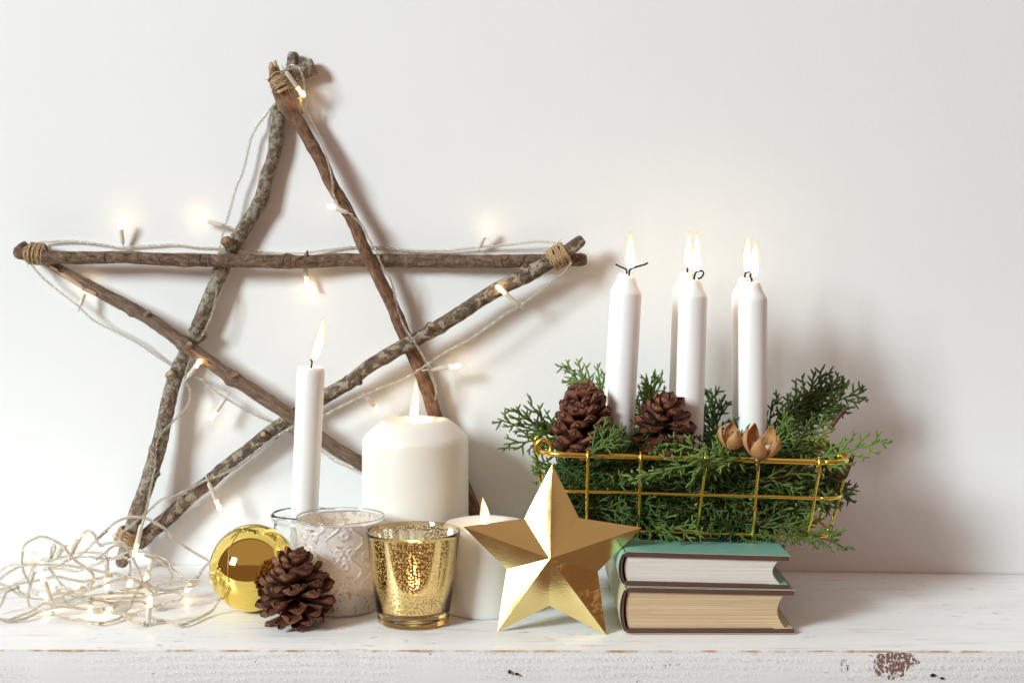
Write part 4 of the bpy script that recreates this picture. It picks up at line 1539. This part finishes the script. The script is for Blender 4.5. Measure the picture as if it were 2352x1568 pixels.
SP = [
    ((1425, 940), (1292, 831), 1.115, 1.12, 'light green sprig fanning up to the left of the leftmost candle', M_GREEN_L, 11, .42, 1.1, 1.45, 1.05, False, 3),
    ((1330, 1015), (1143, 962), 1.055, 1.05, 'sprig reaching far out to the left over the basket end', M_GREEN, 12, .38, 1.0, 1.4, 1.05, False, 4),
    ((1480, 985), (1512, 868), 1.115, 1.115, 'light sprig standing upright between the left and middle candles', M_GREEN_L, 13, .55, 1.1, .12, 1.0, False, 4),
    ((1645, 1010), (1620, 893), 1.095, 1.10, 'dark upright sprig between the middle and right candles', M_GREEN_D, 14, .5, 1.1, .12, 1.05, False, 5),
    ((1765, 985), (1768, 902), 1.12, 1.12, 'short sprig tip showing just right of the rightmost candle', M_GREEN_D, 15, .4, 1.0, .12, 1.0, False, 0),
    ((1765, 985), (1978, 884), 1.11, 1.11, 'long dark sprig slanting up to the right at the back of the basket', M_GREEN_D, 16, .42, 1.25, 1.35, 1.15, False, 6),
    ((1850, 1062), (2038, 1012), 1.025, 1.02, 'bright sprig sticking out over the right end of the rim', M_GREEN_L, 17, .36, .9, 1.35, 1.15, False, 0),
    ((1700, 1052), (1445, 1074), 1.012, 1.006, 'long bright sprig lying along the front rim below the open pine cone', M_GREEN_L, 18, .28, 1.0, 1.2, 1.15, False, 1),
    ((1745, 1055), (1905, 985), 1.05, 1.06, 'dense blue-green sprig behind the seed pods near the right rim', M_GREEN, 19, .5, 1.3, 1.2, 1.1, False, 8),
    ((1478, 1188), (1606, 1248), 1.036, 1.016, 'sprig drooping from the basket bottom over the teal book', M_GREEN, 20, .5, .9, 1.4, 1.0, False, 2),
    ((1690, 1190), (1948, 1218), 1.038, 1.030, 'low sprig poking out at the basket bottom right corner', M_GREEN, 21, .34, 1.0, 1.3, 1.1, True, 1),
    ((1345, 1052), (1420, 985), 1.018, 1.022, 'small upright sprig between the two pine cones', M_GREEN, 22, .6, 1.1, 1.5, 1.05, False, 4),
    ((1290, 1085), (1222, 1078), 1.05, 1.04, 'short pale sprig poking out of the basket left end', M_GREEN_L, 23, .5, 1.0, 1.3, 1.1, False, 1),
    ((1570, 1190), (1650, 1062), 1.040, 1.032, 'forked branch climbing the front wires in the middle of the basket', M_GREEN, 24, .45, .7, 1.4, 1.0, True, 0),
    ((1715, 1118), (1880, 1062), 1.036, 1.030, 'yellow-green branch with brown foot behind the rightmost front wires', M_GREEN_L, 25, .5, .8, 1.4, 1.05, True, 0),
    ((1480, 1205), (1690, 1130), 1.043, 1.040, 'brown-stemmed branch low in the front behind the middle wires', M_GREEN, 26, .4, .6, 1.4, 1.1, True, 0),
    ((1770, 1185), (1905, 1150), 1.042, 1.040, 'spreading sprig behind the band wire at the right corner', M_GREEN, 27, .55, 1.0, 1.4, 1.0, True, 1),
    ((1370, 1180), (1500, 1090), 1.042, 1.036, 'fine sprig behind the two leftmost front wires', M_GREEN, 28, .5, 1.0, 1.4, .95, False, 2),
    ((1620, 1045), (1500, 1030), 1.03, 1.025, 'sprig tucked below the open pine cone', M_GREEN_L, 29, .5, 1.1, 1.0, 1.05, False, 4),
    ((1600, 1075), (1720, 1015), 1.022, 1.02, 'feathery sprig under the smaller seed pod', M_GREEN, 30, .5, 1.2, 1.1, 1.05, False, 5),
    ((1800, 1130), (1950, 1095), 1.05, 1.06, 'dark sprig filling the right end of the basket', M_GREEN_D, 31, .6, 1.2, 1.2, 1.1, False, 5),
]
for (a, c_, ya, yb, lab, mat, sd, spd, dn, rl, tk, st, ex) in SP:
    sprig(at(*a, ya), at(*c_, yb), lab, mat, sd, spd, dn, rl, tk, st, ex)

# the mass of greenery inside the basket
r = random.Random(5)
lib = [spray(r, r.uniform(.045, .075), r.uniform(.4, .6), .35, .35, 1.0, 1.0) for _ in range(10)]
bl = MB()
for i in range(290):
    x = bcx + r.uniform(-hx * .96, hx * .88)
    front = r.random() < .5
    y = r.uniform(BYF + .020, BYF + .042) if front else r.uniform(BYF + .03, BYB - .012)
    z = r.uniform(ZF + .004, ZT - .010 + (.008 if not front else 0))
    dv = Vector((r.choice((-1, 1)) * r.uniform(.5, 1), r.uniform(-.25, .25), r.uniform(-.35, .45))).normalized()
    end = Vector((x, y, z)) + dv * .065
    if end.x < BX0 + .006 or end.x > BX1 - .006:
        dv.x = -dv.x
    if z + dv.z * .065 > ZT + .012:
        dv.z = -abs(dv.z) * .5
    if z + dv.z * .065 < ZF + .003:
        dv.z = abs(dv.z) * .4
    add_spray(bl, None, lib[r.randrange(10)], orient((x, y, bz(x, z)), Vector((x, y, bz(x, z))) + dv, r.uniform(.8, 2.2)), 4)
me = bl.mesh('evergreen_filling', M_GREEN_D)
o = bpy.data.objects.new('evergreen_filling', me)
COL.objects.link(o)
o['kind'] = 'stuff'
o['label'] = 'dense dark green evergreen foliage filling the gold wire basket'
o['category'] = 'greenery'

# brown bare stems and pale buds
def bare(pts, r0, r1, label):
    P = [at(x, y, Y) for x, y, Y in pts]
    S = spline(P, .0015)
    o = thing('bare_stem', P[0], label, 'twig', 'brown stems among the evergreen')
    b = MB()
    b.tube(S, np.linspace(r0, r1, len(S)) * np.array([1 + .25 * noise.noise((i * .8, pts[0][0], 0)) for i in range(len(S))]), 8)
    part('bark', b, M_STEM, o)


bare(((1905, 985, 1.09), (1920, 965, 1.09), (1936, 945, 1.09), (1947, 934, 1.09)), .0022, .0012, 'thin red-brown stem end sticking up at the back right of the basket')
bare(((1900, 1085, 1.06), (1935, 1095, 1.05), (1945, 1080, 1.045), (1953, 1060, 1.045), (1960, 1040, 1.045)), .0026, .0016, 'bent brown stem sticking out below the right end of the rim')
bare(((1380, 1192, 1.042), (1430, 1196, 1.040), (1470, 1194, 1.040)), .0026, .0022, 'thick brown stem low in the basket behind the gold star tip')
bare(((1490, 1200, 1.040), (1530, 1183, 1.039), (1580, 1170, 1.038), (1610, 1163, 1.040)), .0022, .0016, 'rough brown stem low in the basket left of the middle wire')
bare(((1655, 1160, 1.040), (1690, 1158, 1.038), (1735, 1172, 1.038), (1780, 1186, 1.038)), .0019, .0014, 'red-brown stem crossing behind the fourth front wire')
bd = MB()
r = random.Random(9)
for i in range(46):
    px, py = r.uniform(1340, 1890), r.uniform(1080, 1225)
    if px < 1440 and py > 1150: continue
    c_ = at(px, py, 1.0375 + r.uniform(-.003, .004))
    M = axis_matrix(c_, (r.uniform(-1, 1), r.uniform(-.4, .2), r.uniform(-1, .6)))
    bd.lathe([(.0003, -.0014), (.0008, -.0009), (.00105, 0), (.0009, .0009), (.0003, .0015)], 7, M)
o = bpy.data.objects.new('cone_buds', bd.mesh('cone_buds', M_BUD))
COL.objects.link(o)
o['kind'] = 'stuff'
o['label'] = 'tiny pale yellow buds dotted through the evergreen'
o['category'] = 'buds'


# ------------------------------------------------------------------ pine cones
def m_cone(name, dark, mid, light):
    t = NT(name)
    c = t.coord()
    sp_ = t.n('ShaderNodeSeparateXYZ', {0: c})
    n = t.noise(t.map(c, (4, 26, 1)), 1.0, 4.0, .65)
    n2 = t.noise(c, 9, 3.0)
    tipf = sp_.outputs[0]
    oi = t.n('ShaderNodeObjectInfo').outputs['Random']
    col = t.mix(t.step(n, .35, .7), dark, mid)
    col = t.mix(t.math('MULTIPLY', t.step(tipf, .62, .9), t.step(n2, .35, .65)), col, light)
    hs = t.n('ShaderNodeHueSaturation', {'Value': t.math('ADD', t.math('MULTIPLY', oi, .5), .75), 'Color': col}).outputs[0]
    return t.shader(t.pbr(hs, .55, Normal=t.bump(n, .6, .0008)))


def scale_mesh(name, mat, knob):
    """a cone scale along +X, unit length, hollow upper side and thick rhombic tip"""
    nu, nv = 9, 6
    us = np.linspace(0, 1, nu)
    top, bot = [], []
    for u in us:
        if knob:
            w = np.interp(u, [0, .3, .65, .85, 1], [.16, .26, .40, .36, .12])
            th = np.interp(u, [0, .5, .8, .93, 1], [.05, .09, .22, .26, .10])
            zc = np.interp(u, [0, .6, 1], [0, .02, .10])
        else:
            w = np.interp(u, [0, .25, .55, .80, .93, 1], [.13, .20, .34, .38, .27, .08])
            th = np.interp(u, [0, .5, .78, .92, 1], [.05, .06, .10, .13, .03])
            zc = np.interp(u, [0, .5, .85, 1], [0, -.02, .03, .09])
        for j in range(nv):
            v_ = -1 + 2 * j / (nv - 1)
            cup = (.13 if not knob else -.02) * v_ * v_ * np.interp(u, [0, .5, 1], [.2, .8, 1.0])
            edge = (1 - v_ ** 4)
            ridge = (.05 if not knob else .09) * max(0, 1 - abs(v_) * 2.2) * np.interp(u, [0, .6, .86, 1], [0, .1, 1, .2])
            x = u - .10 * v_ * v_ * u ** 3
            top.append((x, w * v_, zc + cup + th * .5 * edge * (.7 if not knob else 1) + (ridge if knob else .3 * ridge)))
            bot.append((x, w * v_ * .96, zc + cup - th * .5 * edge - (0 if knob else ridge)))
    v = np.array(top + bot)
    a = np.concatenate([np.array([(u, -1 + 2 * j / (nv - 1), 0) for u in us for j in range(nv)])] * 2)
    n = nu * nv
    f = []
    for i in range(nu - 1):
        for j in range(nv - 1):
            q = (i * nv + j, i * nv + j + 1, (i + 1) * nv + j + 1, (i + 1) * nv + j)
            f.append(q[::-1])
            f.append(tuple(n + k_ for k_ in q))
    for i in range(nu - 1):
        for j in (0, nv - 1):
            q = (i * nv + j, (i + 1) * nv + j, n + (i + 1) * nv + j, n + i * nv + j)
            f.append(q if j == nv - 1 else q[::-1])
    for j in range(nv - 1):
        i = nu - 1
        f.append((i * nv + j, i * nv + j + 1, n + i * nv + j + 1, n + i * nv + j))
    b = MB()
    b.add(v, f, a)
    return b.mesh(name, mat)


M_CONE = m_cone('brown_cone', (.080, .026, .012), (.21, .076, .034), (.33, .140, .070))
M_CONE_R = m_cone('red_brown_cone', (.080, .022, .011), (.195, .062, .028), (.31, .125, .066))
M_CORE = simple('dark_cone_core', (.018, .007, .005), .95, **{'Specular IOR Level': 0.0})
SC_OPEN = scale_mesh('open_scale', M_CONE, False)
SC_KNOB = scale_mesh('knob_scale', M_CONE_R, True)


def pine_cone(base, axis, height, rmax, label, me_scale, n, seed, open_=1.0, knob=False, spin=0.0):
    r = random.Random(seed)
    o = thing('pine_cone', base, label, 'pine cone', 'brown pine cones')
    o.rotation_euler = axis_matrix((0, 0, 0), axis, spin).to_euler()
    core = height * .80
    b = MB()
    b.lathe([(.001, 0), (rmax * .30, height * .04), (rmax * .34, height * .2), (rmax * .26, height * .5), (rmax * .12, core), (.0004, core * 1.06)], 16)
    c = bpy.data.objects.new('core', b.mesh('core', M_CORE))
    COL.objects.link(c); c.parent = o
    for i in range(n):
        t_ = ((i + .5) / n) ** 1.12
        az = i * 2.399963 + r.uniform(-.12, .12)
        zc = height * (.10 + .66 * t_)
        prof = np.interp(t_, [0, .10, .28, .5, .75, .92, 1], [.62, .90, 1.0, .88, .64, .42, .26])
        els = [-34, -14, 4, 20, 44, 66] if not knob else [-40, -18, 10, 32, 56, 78]
        el = math.radians(np.interp(t_, [0, .12, .35, .6, .85, 1], els)) + r.uniform(-.13, .13)
        el *= open_ if el > 0 else 1
        c0 = rmax * np.interp(t_, [0, .3, 1], [.20, .22, .03])
        reach = (rmax * prof - c0) / max(.45, math.cos(el))
        reach = max(.007, min(reach, rmax * 1.0, height * np.interp(t_, [0, .7, 1], [1, .42, .27])))
        M = Matrix.Rotation(az, 4, 'Z') @ Matrix.Translation((c0, 0, zc)) @ Matrix.Rotation(-el, 4, 'Y') @ Matrix.Rotation(r.uniform(-.28, .28), 4, 'X')
        w = reach * (r.uniform(.82, .98) if not knob else r.uniform(.95, 1.1))
        w = max(w, rmax * (.30 if not knob else .36))
        inst('scale', me_scale, o, M @ Matrix.Diagonal((reach * r.uniform(.90, 1.08), w * r.uniform(.86, 1.05), w * 1.05, 1)))
    return o


pcY = 1.012
pb = Vector(((683 - CX) / F * pcY, pcY, .004))
pine_cone(pb, (-.03, -.08, 1), .052, .0292, 'open brown pine cone standing on the shelf in front of the gold bauble', SC_OPEN, 74, 3, spin=.4)
p2 = at(1340, 1030, 1.055)
pine_cone(p2, (-.02, -.16, 1), .050, .0245, 'tight red-brown pine cone with knobbed scales at the basket left end', SC_KNOB, 84, 4, knob=True)
p3 = at(1520, 1030, 1.045)
pine_cone(p3, (.05, -.42, 1), .045, .0262, 'wide open pine cone in the basket between left and middle candles', SC_OPEN, 52, 6, spin=1.1)


# ------------------------------------------------------------------ dry seed pods
def m_pod():
    t = NT('dry_papery_pod')
    c = t.coord()
    n = t.noise(t.map(c, (14, 5, 1)), 1.0, 4.0, .6, .5)
    col = t.ramp(n, [(.3, (.40, .18, .065)), (.5, (.64, .34, .13)), (.72, (.78, .50, .25))])
    sh = t.pbr(col, .5, Normal=t.bump(n, .5, .0008))
    trn = t.n('ShaderNodeBsdfTranslucent', {0: col}).outputs[0]
    return t.shader(t.mixsh(.22, sh, trn))


M_POD = m_pod()


def pod(c, size, axis, label, seed, n=5):
    r = random.Random(seed)
    o = thing('seed_pod', c, label, 'seed pod', 'dry seed pods')
    o.rotation_euler = axis_matrix((0, 0, 0), axis, r.uniform(0, 2)).to_euler()
    for k_ in range(n):
        az = 2 * math.pi * k_ / n + r.uniform(-.15, .15)
        b = MB()
        v, a = [], []
        nu, nv = 12, 9
        open_ = r.uniform(.82, 1.05)
        for i in range(nu):
            u = i / (nu - 1)
            # meridian: swells out from the stalk, then closes towards a point
            rad = size * .54 * math.sin(math.pi * (.06 + .66 * u)) ** .75 * (1 + .12 * open_ * u)
            z = size * (.02 + .98 * u ** 1.1)
            half = (math.pi / n) * 1.02 * max(.02, (1 - u ** 2.0)) ** .75
            for j in range(nv):
                w = -1 + 2 * j / (nv - 1)
                th = az + half * w
                crease = 1 + .07 * (1 - abs(w)) - .05 * abs(w) ** 3
                rr = rad * crease + size * .02 * noise.noise((u * 4, w * 2, k_ + seed))
                v.append((rr * math.cos(th), rr * math.sin(th), z + size * .02 * noise.noise((u * 3, w * 3, k_ * 2.1))))
                a.append((w, u, k_))
        f = [(i * nv + j, i * nv + j + 1, (i + 1) * nv + j + 1, (i + 1) * nv + j) for i in range(nu - 1) for j in range(nv - 1)]
        b.add(v, f, a)
        me = b.mesh('pod_valve', M_POD)
        q = bpy.data.objects.new('pod_valve', me)
        COL.objects.link(q); q.parent = o
        md = q.modifiers.new('thick', 'SOLIDIFY'); md.thickness = .00035
        # pale inner wall down the middle of each valve
        b = MB()
        b.add([(size * .03, 0, size * .06), (size * .30, 0, size * .25), (size * .34, 0, size * .62), (size * .12, 0, size * .50)], [(0, 1, 2, 3)])
        q2 = bpy.data.objects.new('septum', b.mesh('septum', simple('pale_septum', (.66, .44, .25), .6)))
        COL.objects.link(q2); q2.parent = o
        q2.rotation_euler = (0, 0, az)
        md = q2.modifiers.new('thick', 'SOLIDIFY'); md.thickness = .0003
    b = MB()
    b.tube(np.array([[0, 0, -.010], [.0006, 0, -.005], [0, 0, .001]]), [.0012, .0011, .0016], 7)
    q = bpy.data.objects.new('stalk', b.mesh('stalk', M_STEM))
    COL.objects.link(q); q.parent = o


pod(at(1680, 1032, 1.016), .0180, (.06, -.25, 1), 'smaller tan dry seed pod beside the right candle, left of the other pod', 5, 4)
pod(at(1743, 1052, 1.010), .0225, (.10, -.38, 1), 'larger tan dry seed pod burst open in front of the rightmost candle', 8, 5)
